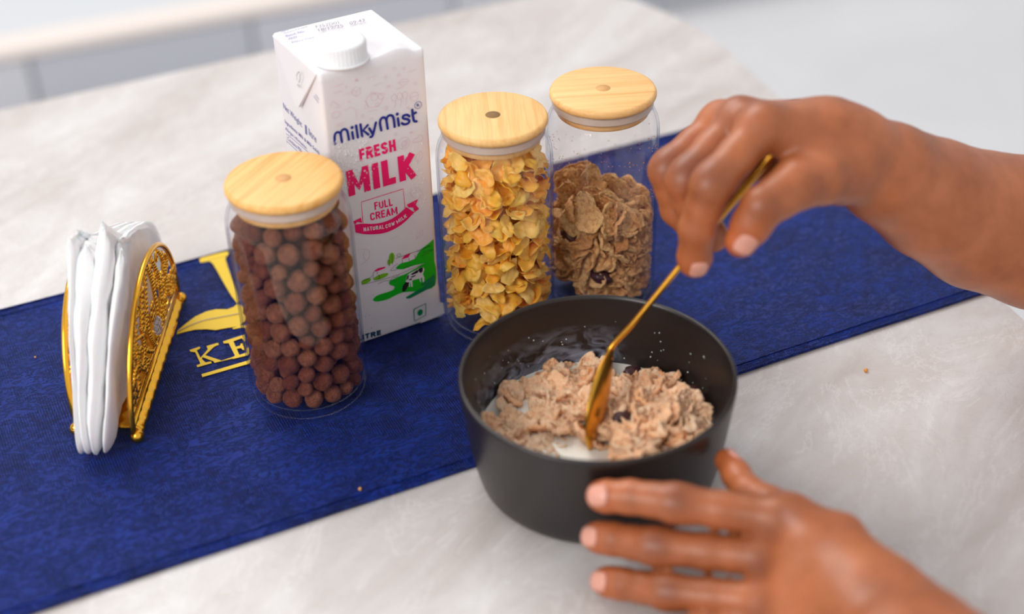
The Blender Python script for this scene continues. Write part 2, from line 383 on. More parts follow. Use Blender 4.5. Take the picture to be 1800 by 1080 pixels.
# ------------------------------------------------------------------ table
tb = empty('dining_table', (0, 0, FZ))
tag(tb, 'pale grey marble dining table with rounded corners carrying the whole breakfast', 'table')
e1 = np.array([.904, .428]); 
outl = []
ctrl = [(-1.25, -.035), (-.4568, .3405), (-.0145, .552), (.07, .575), (.12, .563), (.155, .531), (.2007, .4586), (.2441, .3247), (.30, .14), (.36, -.05), (.42, -.26), (.50, -.52), (.52, -.68), (.47, -.80), (.36, -.88), (-.3, -1.18), (-1.1, -1.55)]
outl = [p for p in spline(ctrl, 8)]
def slab(name, pts, z0, z1, bev, mat, parent):
    bm = bmesh.new(); vs = [bm.verts.new((p[0], p[1], z1)) for p in pts]; f = bm.faces.new(vs)
    r = bmesh.ops.extrude_face_region(bm, geom=[f]); bmesh.ops.translate(bm, vec=(0, 0, z0-z1), verts=[v for v in r['geom'] if isinstance(v, bmesh.types.BMVert)])
    ed = [e for e in bm.edges if abs(e.verts[0].co.z-e.verts[1].co.z) < 1e-6]
    bmesh.ops.bevel(bm, geom=ed, offset=bev, segments=3, affect='EDGES'); return frombm(name, bm, mat, parent, False)
top = slab('tabletop', outl, .75-.03, .75, .004, MT['stone'], tb)
wd = plain('dark_wood', (70, 52, 44), .5)
for (x, y) in ((-.9, -.1), (.05, .38), (.3, -.6), (-.8, -1.1)):
    bm = bmesh.new(); tube(bm, [(x, y, 0), (x, y, .3), (x, y, .725)], [.022, .027, .034], 16); frombm('leg', bm, wd, tb)

BX, BY = .048, -.1745
# ------------------------------------------------------------------ table runner
def runner():
    k = .47427; th = math.atan(k); du = np.array([math.cos(th), math.sin(th)]); dv = np.array([-math.sin(th), math.cos(th)])
    v0 = -.1585*math.cos(th); v1 = .187*math.cos(th)-.001; n, m = 150, 44; V = []; F = []
    u0, u1 = -.62, .50
    def edgex(x, y): # drop over the table's right end
        return 0
    for i in range(n+1):
        u = u0+(u1-u0)*i/n
        for j in range(m+1):
            t = j/m; v = v0+(v1-v0)*t
            v += .0012*math.sin(u*14)*(1-t)+.0012*math.sin(u*11+1)*t
            x, y = du*u+dv*v
            fb = min(1, max(0, (math.hypot(x-BX, y-BY)-.068)/.008)); z = .0011+.0008*fb+fb*(.0004*mnoise.noise(Vector((x*22, y*22, 0)))+.0003*mnoise.noise(Vector((x*60, y*60, 3))))
            # table edge at right
            ex = np.interp(y, [-.52, -.26, -.05, .14, .3247, .4586], [.50, .42, .36, .30, .2441, .2007])
            over = x-ex-.002
            if over > 0:
                rr = .012; a = min(over/rr, PI/2)
                nx = ex+.002+rr*math.sin(a); nz = z-rr*(1-math.cos(a))-max(0, over-rr*PI/2); x = nx; z = nz
            V.append((x, y, z))
    for i in range(n):
        for j in range(m):
            a = i*(m+1)+j; F.append((a, a+m+1, a+m+2, a+1))
    o = mk('table_runner', V, F, MT['cloth']); tag(o, 'navy blue jacquard table runner with yellow emblem laid diagonally across the marble table', 'table runner')
    md = o.modifiers.new('thick', 'SOLIDIFY'); md.thickness = .0008; md.offset = -1
    # rolled double hem on both long edges
    for t, s in ((0, 1), (1, -1)):
        bm = bmesh.new()
        P = [Vector(V[i*(m+1)+(0 if t == 0 else m)]) for i in range(n+1)]
        off = Vector((dv[0], dv[1], 0))*s
        tube(bm, [p+off*.0012+Vector((0, 0, .0001)) for p in P], .0013, 8, .7)
        tube(bm, [p+off*.0085+Vector((0, 0, .0002)) for p in P], .0007, 6, .6)
        h = frombm('hem', bm, MT['cloth'], o)
    # emblem and letters
    pl = Plane((0, 0, .0025), (1, 0, 0), (0, 1, 0), (0, 0, 1)); ink = Ink(pl, .0002)
    z6 = lambda x, y: pl.uv(300+x/4.156, 420+y/4.156)
    for poly in (
        [(210, 150), (240, 128), (420, 92), (424, 118), (405, 132), (400, 150), (415, 200), (450, 300), (486, 400), (500, 455), (485, 472), (445, 420), (400, 345), (345, 245), (310, 185), (285, 165), (240, 172), (216, 176)],
        [(45, 698), (52, 672), (110, 622), (180, 570), (260, 533), (330, 517), (415, 517), (460, 500), (490, 475), (530, 500), (560, 560), (545, 600), (500, 640), (420, 652), (330, 668), (260, 662), (180, 665), (110, 680)],
        [(448, 655), (520, 632), (560, 640), (560, 655), (520, 650), (460, 662)],
        # K
        [(138, 815), (212, 790), (217, 802), (190, 816), (218, 872), (272, 810), (262, 786), (345, 762), (352, 775), (318, 790), (252, 852), (372, 892), (465, 862), (470, 872), (320, 908), (312, 896), (232, 866), (228, 880), (255, 906), (295, 898), (300, 910), (195, 940), (190, 926), (218, 915), (180, 830), (145, 826)],
        # E
        [(382, 752), (540, 702), (548, 745), (540, 752), (520, 728), (458, 750), (476, 792), (508, 782), (512, 768), (524, 766), (540, 812), (528, 814), (514, 800), (482, 806), (502, 850), (555, 834), (556, 800), (570, 798), (574, 842), (566, 852), (455, 880), (452, 868), (470, 856), (424, 764), (388, 766)],
        # underline
        [(225, 992), (570, 890), (600, 880), (603, 900), (580, 912), (232, 1012)]):
        ink.poly([z6(*p) for p in poly])
    em = ink.make('emblem', MT['yellow'], o); md = em.modifiers.new('t', 'SOLIDIFY'); md.thickness = .0003; md.offset = 1
    ink2 = Ink(pl, .0007); ink2.stroke([z6(*p) for p in ((58, 682), (140, 640), (250, 600), (380, 575), (500, 552))], .0006, 0, 4); ink2.make('leaf_vein', MT['navy'], em)
runner()

# ------------------------------------------------------------------ flakes / puffs meshes
def flake_mesh(name, seed, R, mat, cup=.3, ruff=.12, thick=.0006, rough=.0, rings=5, seg=18, elong=1.3):
    r = random.Random(seed); V = []; off = Vector((seed*7.3, seed*1.7, 0))
    ph = [r.uniform(0, 6.28) for _ in range(4)]; cx = r.uniform(.5, 1.3)*cup/R; cy = r.uniform(-.4, 1.)*cup/R
    def P(a, t):
        rad = R*t*(1+.14*math.sin(2*a+ph[0])+.10*math.sin(3*a+ph[1])+(.03 if rough else .07)*math.sin(5*a+ph[2])+(.1 if rough else ruff*.6)*mnoise.noise(off+Vector((math.cos(a)*3, math.sin(a)*3, 0)))*t)
        x = rad*math.cos(a)*elong**.5; y = rad*math.sin(a)/elong**.5
        z = cx*x*x+cy*y*y+R*ruff*mnoise.noise(off+Vector((x, y, 0))*(2.2/R))*1.4*(.3+t)+R*.5*ruff*t*t*math.sin(4*a+ph[3])
        if rough: z += rough*.8*mnoise.noise(off+Vector((x, y, 5))*(5/R))+rough*.55*mnoise.noise(off+Vector((x, y, 8))*(11/R))
        return Vector((x, y, z))
    top = [[P(0, 0)]]+[[P(2*PI*k/seg, (i/rings)**.85) for k in range(seg)] for i in range(1, rings+1)]
    F = []
    def idx(side, i, k): return side*(1+rings*seg)+(0 if i == 0 else 1+(i-1)*seg+k % seg)
    for side in (0, 1):
        for i in range(rings+1):
            for k, p in enumerate(top[i]):
                d = thick*(.5 if i < rings else .15)
                if rough: d += thick*.5*mnoise.noise(off+p*(6/R)+Vector((0, 0, side*9)))
                V.append(p+Vector((0, 0, d if side == 0 else -d)))
    for side in (0, 1):
        for k in range(seg):
            f = (idx(side, 0, 0), idx(side, 1, k), idx(side, 1, k+1)); F.append(f if side == 0 else f[::-1])
            for i in range(1, rings):
                f = (idx(side, i, k), idx(side, i+1, k), idx(side, i+1, k+1), idx(side, i, k+1)); F.append(f if side == 0 else f[::-1])
    for k in range(seg): F.append((idx(0, rings, k), idx(1, rings, k), idx(1, rings, k+1), idx(0, rings, k+1)))
    me = bpy.data.meshes.new(name); me.from_pydata([tuple(v) for v in V], [], F); me.update(); me.materials.append(mat)
    me.polygons.foreach_set('use_smooth', [True]*len(me.polygons)); return me, np.array([v[:] for v in V])
def frame(n, spin):
    n = np.array(n, float); n /= np.linalg.norm(n); a = np.cross(n, [0.3, .9, .1]); a /= np.linalg.norm(a); b = np.cross(n, a)
    x = a*math.cos(spin)+b*math.sin(spin); y = np.cross(n, x); return np.stack([x, y, n], 1)
def inst(name, me, Rm, p, s=1.):
    o = bpy.data.objects.new(name, me); M4 = Matrix([list(Rm[i]*s)+[p[i]] for i in range(3)]+[[0, 0, 0, 1]]); o.matrix_world = M4; col.objects.link(o); return o

# ------------------------------------------------------------------ jars
HJ = .160; RB = .038; RI = .0369
JARS = [(-.15109*.88, -.10175*.88), (-.00921*.88-.0006, -.01694*.88), (.07103*.88+.001, .02049*.88+.001)]
jm = {}
def jar(i, label, dotmat, rot):
    x, y = JARS[i]; root = empty('storage_jar', (x, y, .0027)); tag(root, label, 'jar', None)
    g = [(0, 0), (.031, 0), (.0342, .0006), (.0366, .0024), (.0377, .0058), (RB, .010), (RB, .06), (RB, .126), (.0376, .1315), (.0365, .1358), (.035, .139), (.0338, .1415), (.0334, .145), (.0340, .1492),
         (.0336, .1502), (.0322, .1502), (.0318, .1480), (.0320, .1420), (.0337, .1388), (.0353, .1350), (.0364, .1308), (RI, .126), (RI, .06), (RI, .013), (.0360, .009), (.0340, .0066), (.030, .0055), (0, .0052)]
    lathe('glass_body', g, MT['glass'], root, 112)
    bam = m_bamboo(i+1, *[((242, 184, 104), (226, 156, 74)), ((245, 196, 126), (232, 170, 94)), ((243, 190, 122), (230, 166, 92))][i])
    zt = HJ-.0042; L = [(0, zt), (.0328, zt), (.0344, zt-.0006), (.0352, zt-.0022), (.0352, zt-.0038), (.0342, zt-.0056), (.0322, zt-.0064), (0, zt-.0064)]
    lid = lathe('lid', L, bam, root, 96)
    lathe('seal_ring', [(.0305, .1440), (.0327, .1440), (.0332, .1450), (.0325, .1462), (.0333, .1475), (.0325, .1487), (.0335, .1497), (.0335, zt-.0064), (.0305, zt-.0064)], MT['seal'], lid, 72)
    lathe('lid_plug', [(0, .1390), (.0296, .1390), (.0305, .1398), (.0305, zt-.0070), (0, zt-.0070)], bam, lid, 72)
    lathe('centre_plug', [(0, zt+.0002), (.0047, zt+.0002), (.0051, zt-.0004), (0, zt-.0006)], dotmat, lid, 32)
    return root
jar(0, 'round glass jar full of brown cocoa puffs with bamboo lid, beside the napkin holder', MT['dot2'], 0)
jar(1, 'middle glass jar packed with yellow corn flakes, bamboo lid with a dark centre plug', MT['dot'], 0)
jar(2, 'glass jar half full of brown bran flakes with dusty walls, farthest back', MT['dot2'], 0)
B0 = .0027+.0055

def pack_puffs():
    N = 300; x0, y0 = JARS[0]; rad = rng.uniform(.0055, .0081, N); zmax = .1408
    a = rng.uniform(0, 2*PI, N); q = np.sqrt(rng.uniform(0, 1, N))*.028
    P = np.stack([q*np.cos(a), q*np.sin(a), rng.uniform(.016, .135, N)], 1)
    for it in range(420):
        P[:, 2] -= .00012 if it < 330 else 0
        d = P[:, None]-P[None]; l = np.sqrt((d**2).sum(-1))+1e-9; o = (rad[:, None]+rad[None])*.985-l; np.fill_diagonal(o, 0); o = np.clip(o, 0, None)
        P += (d/l[..., None]*o[..., None]*.42).sum(1)*.75
        rr = np.hypot(P[:, 0], P[:, 1])+1e-9; lim = RI-.0006-rad-np.clip(P[:, 2]-.130, 0, .01)*.5; f = np.minimum(1, lim/rr); P[:, 0] *= f; P[:, 1] *= f
        P[:, 2] = np.clip(P[:, 2], B0+rad+.0005, zmax-rad)
    ms = []
    for s in range(8):
        bm = bmesh.new(); bmesh.ops.create_icosphere(bm, subdivisions=3, radius=1); sc = Vector((random.uniform(.88, 1.0), random.uniform(.88, 1.0), random.uniform(.82, .98)))
        for v in bm.verts:
            c = v.co.copy(); f = 1+.09*mnoise.noise(c*1.6+Vector((s*5, 0, 0)))+.07*mnoise.noise(c*5+Vector((s*5, 3, 0)))-.04
            v.co = Vector((c.x*sc.x, c.y*sc.y, c.z*sc.z))*f
        me = bpy.data.meshes.new('cocoa_puff'); bm.to_mesh(me); bm.free(); me.materials.append(MT['puff']); me.polygons.foreach_set('use_smooth', [True]*len(me.polygons)); ms.append(me)
    for k in range(N):
        o = inst('cocoa_puff', ms[k % 8], frame(rng.normal(size=3), rng.uniform(0, 6)), (P[k, 0]+x0, P[k, 1]+y0, P[k, 2]), rad[k])
        tag(o, 'small round brown cocoa puff inside the glass jar beside the napkin holder', 'cereal', 'cocoa puffs in the front glass jar')
pack_puffs()

def contain(Vt, R, p, rin, zlo, zhi, c, sc=1.):
    W_ = Vt*sc @ R.T
    for _ in range(6):
        q = W_+p; rr = np.hypot(q[:, 0], q[:, 1]); m = rr.max()
        if m > rin:
            h = np.array(p[:2]); l = np.linalg.norm(h)+1e-9; k = rr.argmax(); dirk = q[k, :2]/rr[k]; p[:2] -= dirk*(m-rin)*1.05
        if q[:, 2].min() < zlo: p[2] += zlo-q[:, 2].min()
        if q[:, 2].max() > zhi: p[2] -= q[:, 2].max()-zhi
    q = W_+p; return np.hypot(q[:, 0], q[:, 1]).max() <= rin*1.01
def fill_corn():
    x0, y0 = JARS[1]; FM = [flake_mesh('corn_flake', s+1, random.uniform(.0060, .0086), MT['corn'], random.uniform(.25, .7), .24, .0006) for s in range(12)]
    n = 0; k = 0
    cells = [(t, z) for z in np.linspace(.020, .1375, 15) for t in np.linspace(0, 2*PI, 20, endpoint=False)]
    random.shuffle(cells)
    for (t, z) in cells:
        me, Vt = FM[k % 12]; k += 1
        t += rng.uniform(-.17, .17); z += rng.uniform(-.004, .004); rd = rng.uniform(.0265, .034)
        nrm = np.array([math.cos(t)*rng.uniform(.35, 1.1), math.sin(t)*rng.uniform(.35, 1.1), rng.uniform(.3, 1.7)])+rng.normal(size=3)*.28
        R = frame(nrm*(1 if random.random() < .6 else -1), rng.uniform(0, 6.28)); p = np.array([rd*math.cos(t), rd*math.sin(t), z]); s = rng.uniform(.85, 1.12)
        zz = .1410; rin = RI-.0005-(max(0, z-.124)*.28)
        contain(Vt, R, p, rin, B0+.0004, zz, None, s)
        if z > .1375 and np.hypot(p[0], p[1]) < .02: p[2] = min(p[2], .135)
        o = inst('corn_flake', me, R, (p[0]+x0, p[1]+y0, p[2]), s)
        tag(o, 'curled yellow corn flake inside the middle glass jar', 'cereal', 'corn flakes in the middle glass jar'); n += 1
    VV = []; FF = []
    for i in range(330):
        me, Vt = FM[i % 12]; t = rng.uniform(0, 6.28); rd = .0235*math.sqrt(rng.uniform(0.02, 1)); p = np.array([rd*math.cos(t), rd*math.sin(t), rng.uniform(.018, .132)])
        R = frame(rng.normal(size=3)+np.array([0, 0, 1.2]), rng.uniform(0, 6.28)); contain(Vt, R, p, RI-.003, B0+.001, .1375, None)
        b = len(VV); VV += [tuple(v) for v in (Vt @ R.T+p+np.array([x0, y0, 0]))]; FF += [tuple(b+j for j in f.vertices) for f in me.polygons]
    o = mk('corn_flakes', VV, FF, MT['corn']); tag(o, 'mass of yellow corn flakes behind the outer ones in the middle jar', 'cereal', None, 'stuff')
fill_corn()

def fill_bran():
    x0, y0 = JARS[2]; FM = [flake_mesh('bran_flake', s+41, random.uniform(.0085, .0125), MT['bran'], random.uniform(.15, .4), .15, .0026, .0020, 13, 40) for s in range(12)]
    for k in range(230):
        me, Vt = FM[k % 12]; t = rng.uniform(0, 6.28); u = rng.uniform(0, 1)
        rd = rng.uniform(.024, .033) if k % 3 else .024*math.sqrt(rng.uniform(0, 1))
        top_ = .080-.010*(math.cos(t)*rd/.034)-.010*(rd/.034)**2 + .004*math.sin(3*t)
        z = .014+(top_-.014)*(u**.9); 
        nrm = np.array([math.cos(t)*.8, math.sin(t)*.8, rng.uniform(.0, 1.2)])+rng.normal(size=3)*.4
        if u > .85: nrm = np.array([rng.normal()*.6, -1+rng.normal()*.5, rng.uniform(0, .8)])
        R = frame(nrm, rng.uniform(0, 6.28)); p = np.array([rd*math.cos(t), rd*math.sin(t), z]); s = rng.uniform(.8, 1.12)
        contain(Vt, R, p, RI-.0005, B0+.0004, .098, None, s)
        o = inst('bran_flake', me, R, (p[0]+x0, p[1]+y0, p[2]), s)
        tag(o, 'rough brown bran flake inside the half full glass jar at the back', 'cereal', 'bran flakes in the back glass jar')
    for (t, z) in ((-1.62, .030), (-2.5, .058)):
        bm = bmesh.new(); ball(bm, (0, 0, 0), .0062, 18, 12, (1.25, .8, .75))
        for v in bm.verts: v.co *= 1+.22*mnoise.noise(v.co*400)
        o = frombm('raisin', bm, MT['raisin']); o.location = (x0+.0295*math.cos(t), y0+.0295*math.sin(t), z); o.rotation_euler = (.1, .3, t+PI/2)
        tag(o, 'dark raisin pressed against the glass of the half full bran jar, %s' % ('lower one' if z < .05 else 'upper one'), 'raisin')
    bm = bmesh.new()
    for k in range(330):
        t = rng.uniform(-2.9, -.2) if k % 4 else rng.uniform(0, 3); z = .082+.052*rng.uniform(0, 1)**1.3; r = rng.uniform(.00012, .00042)
        rr = RI-.0002
        ball(bm, (x0+rr*math.cos(t), y0+rr*math.sin(t), z), r, 5, 4)
    tag(frombm('crumb_dust', bm, MT['crumb']), 'fine golden crumb dust clinging to the upper glass of the bran jar', 'crumbs', None, 'stuff')
fill_bran()

# ------------------------------------------------------------------ milk carton
def carton():
    cx, cy = -.12619*.88, -.05035*.88-.0035; a = .51333; W_, D_, H_ = .08025*.88, .08416*.88, .23009*.88
    e = np.array([math.cos(a), math.sin(a), 0]); n = np.array([-math.sin(a), math.cos(a), 0]); B = np.array([cx, cy, .0026])
    H_ += .0004
    root = empty('milk_carton', B, a); bpy.context.view_layer.update()
    tag(root, 'tall white one litre milk carton with blue and pink lettering and white screw cap', 'carton')
    def fn(p):
        x, y, z = p; u = x/W_; v = y/D_; wz = z/H_
        if wz > .93 and v < .3:
            f = math.exp(-((v)/.16)**2)*max(0, (wz-.93)/.07)
            z += f*(.0034*math.exp(-((u-.74)/.13)**2)-.0016*math.exp(-((u-.92)/.05)**2)); y += f*(.0016*math.exp(-((u-.62)/.2)**2))
        if wz > .99: z += .0012*math.sin(PI*u)*math.sin(PI*v)-.0006
        # slight swell of side and back faces, dented lower right corner
        if u < .01: x -= .0012*math.sin(PI*v)*math.sin(PI*wz)*0
        if v > .99: y += .002*math.sin(PI*u)*math.sin(PI*wz)
        if u > .99: x += .0012*math.sin(PI*v)*math.sin(PI*wz)
        if u > .85 and wz < .12 and v < .1: y -= .0010*(u-.85)/.15; x += .0008*(1-wz/.12)
        return np.array([x, y, z])
    body = rbox('carton_body', W_, D_, H_, .0022, MT['card'], root, 46, fn)
    zt = H_
    # folded ear on the left side face
    FR = Plane(B, e, (0, 0, 1), -n); SD = Plane(B, n, (0, 0, 1), -e); TP = Plane(B+np.array([0, 0, H_]), e, n, (0, 0, 1))
    ear = [(0.003, H_-.0015), (D_-.003, H_-.0015), (.040, H_-.0355), (.034, H_-.0355)]
    V = []
    for th_, pts in ((0, ear), (1, ear)):
        for i, q in enumerate(pts):
            out = (.0004 if th_ == 0 else 0)+( .0008+.0022*(i >= 2) if th_ else 0)
            V.append((-out, q[0], q[1]))
    F = [(0, 1, 2, 3), (7, 6, 5, 4), (0, 4, 5, 1), (1, 5, 6, 2), (2, 6, 7, 3), (3, 7, 4, 0)]
    o = mk('side_flap', V, F, MT['card'], root, False)
    # bottom corner flap at the right
    V = [(W_-.0005, -.0006, .001), (W_-.017, -.0006, .001), (W_-.001, -.0008, .013), (W_+.0022, -.0014, .0030), (W_+.0018, -.0008, .0115), (W_-.0005, .012, .001)]
    F = [(1, 0, 3), (1, 3, 4, 2), (0, 5, 3), (3, 5, 4), (1, 2, 0), (2, 4, 5, 0)]
    mk('corner_fold', V, F, MT['card'], root, False)
    # cap
    cp = onz(597, 68, H_+.0026+.013); loc = cp-B; lx, ly = loc@e, loc@n
    V = []; nseg = 120; prof = [(.0, .0128), (.0135, .0128), (.0152, .0122), (.0157, .0108), (.0157, .002), (.0163, .0016), (.0163, .0004), (0, .0004)]
    F = []; m = len(prof)
    for i in range(nseg):
        t_ = 2*PI*i/nseg
        for r, z in prof:
            if .002 <= z <= .0109 and r > .015: r += .00022*(1 if i % 3 else -1)
            V.append((lx+r*math.cos(t_), ly+r*math.sin(t_), zt+z))
    for i in range(nseg):
        j = (i+1) % nseg
        for k in range(m-1): F.append((i*m+k, i*m+k+1, j*m+k+1, j*m+k))
    cap = mk('screw_cap', V, F, MT['cap'], root)
    lathe('cap_collar', [(0, .0002), (.0172, .0002), (.0172, .0008), (.0165, .0012), (0, .0012)], MT['cap'], root, 64, True, zt, (lx, ly))
    z1 = lambda x, y, P=FR: P.uv(460+x/3.376, x*0+y/3.375)
    z2 = lambda x, y: FR.uv(560+x/3.375, 320+y/3.375)
    z3 = lambda x, y: FR.uv(580+x/5.4, 60+y/5.4)
    z7 = lambda x, y: FR.uv(620+x/5.4, 400+y/5.4)
    eps = .0003
    # brand lettering
    k = Ink(FR, eps); sw = .00165
    for s in ([(47, 1042), (42, 985), (48, 948), (68, 930), (90, 935), (100, 955), (112, 1025)], [(100, 955), (104, 925), (125, 903), (150, 905), (165, 930), (178, 1002)],
              [(209, 928), (219, 992)], [(246, 866), (262, 980)], [(287, 855), (303, 970)], [(356, 862), (312, 912), (362, 952)], [(370, 893), (402, 945)], [(433, 838), (410, 935), (396, 970), (380, 974)],
              [(484, 912), (472, 845), (480, 806), (502, 789), (524, 797), (533, 822), (545, 896)], [(533, 822), (538, 790), (560, 770), (584, 771), (600, 796), (611, 878)],
              [(641, 797), (651, 866)], [(750, 778), (728, 764), (695, 772), (688, 792), (705, 802), (735, 806), (750, 824), (735, 846), (700, 854), (679, 842)], [(777, 716), (788, 800), (798, 824), (818, 826)], [(778, 758), (812, 742)]):
        k.stroke([z3(*p) for p in s], sw, 0, 4 if len(s) > 3 else 0)
    for c in ((206, 884), (635, 757)): k.disc(z3(*c), .0011)
    k.ring(z3(833, 671), .0024, .0003); k.text('R', z3(822, 688), z3(846, 681), z3(819, 660), .02)
    k.make('brand_lettering', MT['navy'], body)
    k = Ink(FR, eps)
    k.glyphs('FRESH', z1(583, 955), z1(797, 893), z1(574, 886), .0017)
    k.glyphs('MILK', FR.uv(613, 345.5), FR.uv(730, 311.5), FR.uv(607.5, 301), .0046)
    k.make('product_lettering', MT['pink'], body); k = Ink(FR, eps)
    k.glyphs('FULL', z2(333, 165), z2(439, 139), z2(328, 121), .00095); k.glyphs('CREAM', z2(308, 229), z2(468, 188), z2(303, 186), .00095)
    for s in ([(262, 242), (252, 118), (500, 40), (513, 165)],): k.stroke([z2(*p) for p in s], .00045)
    up = spline([(213, 252), (262, 246), (330, 247), (400, 232), (460, 200), (520, 148)], 4); lo = spline([(218, 298), (280, 309), (370, 305), (440, 282), (505, 240), (566, 180)], 4)
    k.poly([z2(*p) for p in up]+[z2(*p) for p in lo[::-1]])
    k.poly([z2(*p) for p in ((213, 252), (205, 232), (250, 211), (256, 240), (228, 236))]); k.poly([z2(*p) for p in ((522, 133), (590, 100), (574, 133), (594, 158), (566, 180), (560, 150), (532, 150))])
    k.make('banner_print', MT['pink'], body); k = Ink(FR, eps)
    k.poly([z7(*p) for p in ((462, 302), (495, 262), (550, 240), (526, 282))]); k.poly([z7(*p) for p in ((203, 412), (240, 385), (314, 370), (300, 387), (222, 417))])
    k.make('roof_print', MT['pink'], body)
    k = Ink(FR, eps+.0002)
    k.glyphs('NATURAL', z2(266, 292), z2(386, 275), z2(264, 269), .00055, 0, .3); k.glyphs('COW', z2(396, 274), z2(450, 252), z2(393, 253), .00055, 0, .3); k.glyphs('MILK', z2(465, 246), z2(522, 206), z2(456, 228), .00055, 0, .3); k.make('banner_lettering', MT['white'], body); k = Ink(FR, eps+.0003)
    cow = [(492, 540), (505, 480), (518, 445), (545, 425), (600, 400), (640, 378), (668, 375), (677, 398), (662, 440), (676, 470), (674, 512), (662, 516), (654, 470), (640, 480), (645, 515), (636, 512), (628, 482), (560, 500), (566, 558), (552, 560), (547, 520), (541, 522), (540, 562), (530, 560), (532, 512), (515, 520)]
    k.poly([z7(*p) for p in cow]); k.make('cow_print', MT['white'], body); k = Ink(FR, eps+.0002)
    k.poly([z7(*p) for p in ((462, 335), (466, 300), (526, 282), (528, 320))]); k.poly([z7(*p) for p in ((528, 320), (526, 282), (556, 240), (588, 262), (590, 292))])
    k.make('barn_print', MT['white'], body)
    k = Ink(FR, eps+.0001)
    k.poly([z7(*p) for p in ((405, 385), (440, 350), (462, 338), (590, 292), (620, 240), (660, 195), (720, 150), (765, 108), (772, 320), (690, 335), (580, 358), (470, 395), (430, 394))])
    k.poly([z7(*p) for p in spline([(395, 575), (392, 556), (350, 540), (346, 512), (390, 488), (440, 462), (500, 440), (600, 385), (668, 345), (772, 318), (780, 545), (640, 597), (480, 614), (400, 645), (330, 680), (240, 700), (196, 694), (197, 672), (240, 640), (330, 612), (380, 592)], 3)])
    k.make('meadow_print', MT['green'], body)
    k = Ink(FR, eps+.00015)
    k.poly([z7(*p) for p in ((777, 435), (780, 545), (740, 568), (640, 620), (540, 672), (505, 672), (503, 660), (600, 602), (686, 550), (645, 552), (650, 532), (720, 480))])
    q = [z7(*p) for p in ((578, 775), (690, 720), (690, 830), (583, 888))]
    k.stroke(q+[q[0]], .0006); k.disc(z7(637, 805), .0021, 0, 20, .0025)
    k.make('dark_green_print', MT['dgreen'], body)
    k = Ink(FR, eps+.0001)
    for c, r1, r2, ro in (((368, 290), .0021, .0042, -.1), ((342, 330), .0011, .0024, 0), ((265, 465), .0056, .0018, .05), ((125, 508), .0036, .0018, .1)): k.disc(z7(*c), r1, 0, 16, r2, ro)
    k.make('foliage_print', MT['lgreen'], body)
    k = Ink(FR, eps+.0006)
    for pts in ([(465, 598), (470, 552), (498, 512), (532, 520), (520, 550), (500, 590), (482, 605)], [(545, 440), (600, 402), (618, 398), (612, 425), (560, 445)], [(618, 392), (640, 376), (660, 376), (658, 412), (640, 428), (618, 410)], [(500, 500), (515, 452), (530, 445), (520, 480)],
                [(528, 490), (552, 476), (556, 488), (540, 498)], [(540, 465), (590, 445), (592, 452), (560, 470)]): k.poly([z7(*p) for p in pts])
    lw = .00022
    for s in ([(80, 537), (240, 500), (420, 445), (560, 385), (665, 342)], [(235, 533), (290, 505), (400, 494)], [(400, 290), (520, 250), (640, 205), (730, 165)], [(600, 230), (690, 185), (730, 168)], [(190, 480), (190, 430), (205, 410)], [(228, 440), (225, 416)], [(350, 405), (380, 370), (425, 335)], [(355, 405), (410, 395), (440, 360)],
              [(466, 335), (466, 300)], [(530, 320), (527, 285)], [(590, 292), (580, 255)], [(640, 270), (700, 240), (765, 200)], [(660, 235), (720, 212), (760, 208)], [(480, 390), (500, 365), (520, 375), (540, 355), (560, 358)], [(80, 505), (130, 485), (175, 462)], [(345, 498), (380, 468), (400, 470), (440, 435)], [(340, 300), (345, 360)], [(365, 250), (372, 345)], [(412, 262), (430, 240), (450, 255), (430, 272), (412, 262)], [(240, 440), (250, 475), (230, 480)], [(520, 468), (525, 495)]):
        k.stroke([z7(*p) for p in s], lw, 0, 3)
    k.make('drawn_outlines', MT['black'], body)
    k = Ink(FR, eps); k.glyphs('LITRE', z7(45, 1079), z7(266, 1018), z7(42, 1030), .00125); k.make('volume_lettering', MT['teal'], body)
    # pale doodles
    k = Ink(FR, .00005); r = random.Random(3); lw = .00026
    def zig(c, n_, s_): k.stroke([(c[0]+i*s_, c[1]+(.5 if i % 2 else -.5)*s_*.8+i*s_*.1) for i in range(n_)], lw)
    def leaf(c, s_, ro):
        pts = [(c[0]+s_*(math.cos(ro)*a-math.sin(ro)*b), c[1]+s_*(math.sin(ro)*a+math.cos(ro)*b)) for a, b in ((-1, 0), (-.4, .5), (.4, .45), (1, 0), (.4, -.45), (-.4, -.5), (-1, 0))]; k.stroke(pts, lw, 0, 4)
        k.stroke([(c[0]-math.cos(ro)*s_*1.3, c[1]-math.sin(ro)*s_*1.3), (c[0]+math.cos(ro)*s_*.6, c[1]+math.sin(ro)*s_*.6)], lw)
    zig(z3(350, 425), 8, .0009); zig(z3(735, 365), 8, .0009)
    leaf(z3(700, 455), .0036, -.1); leaf(z2(600, 310), .0036, .8); leaf(z1(935, 930), .0040, 1.2); leaf(z3(710, 1040), .0030, .9)
    c = z3(420, 625); k.ring(c, .0056, lw, ry=.0048); k.ring(z3(420, 600), .0022, lw); k.ring(z3(345, 690), .0014, lw); k.ring(z3(450, 670), .0013, lw); k.ring(z3(485, 590), .0021, lw); k.stroke([z3(360, 735), z3(455, 715)], lw); k.stroke([z3(320, 625), z3(345, 650), z3(360, 690)], lw, 0, 3); k.stroke([z3(380, 585), z3(395, 550), z3(440, 570)], lw, 0, 3)
    q = [z3(*p) for p in ((208, 530), (245, 500), (288, 510), (285, 565), (245, 590), (210, 570), (208, 530))]; k.stroke(q, lw); k.stroke([z3(208, 530), z3(248, 545), z3(288, 510)], lw); k.stroke([z3(248, 545), z3(245, 590)], lw)
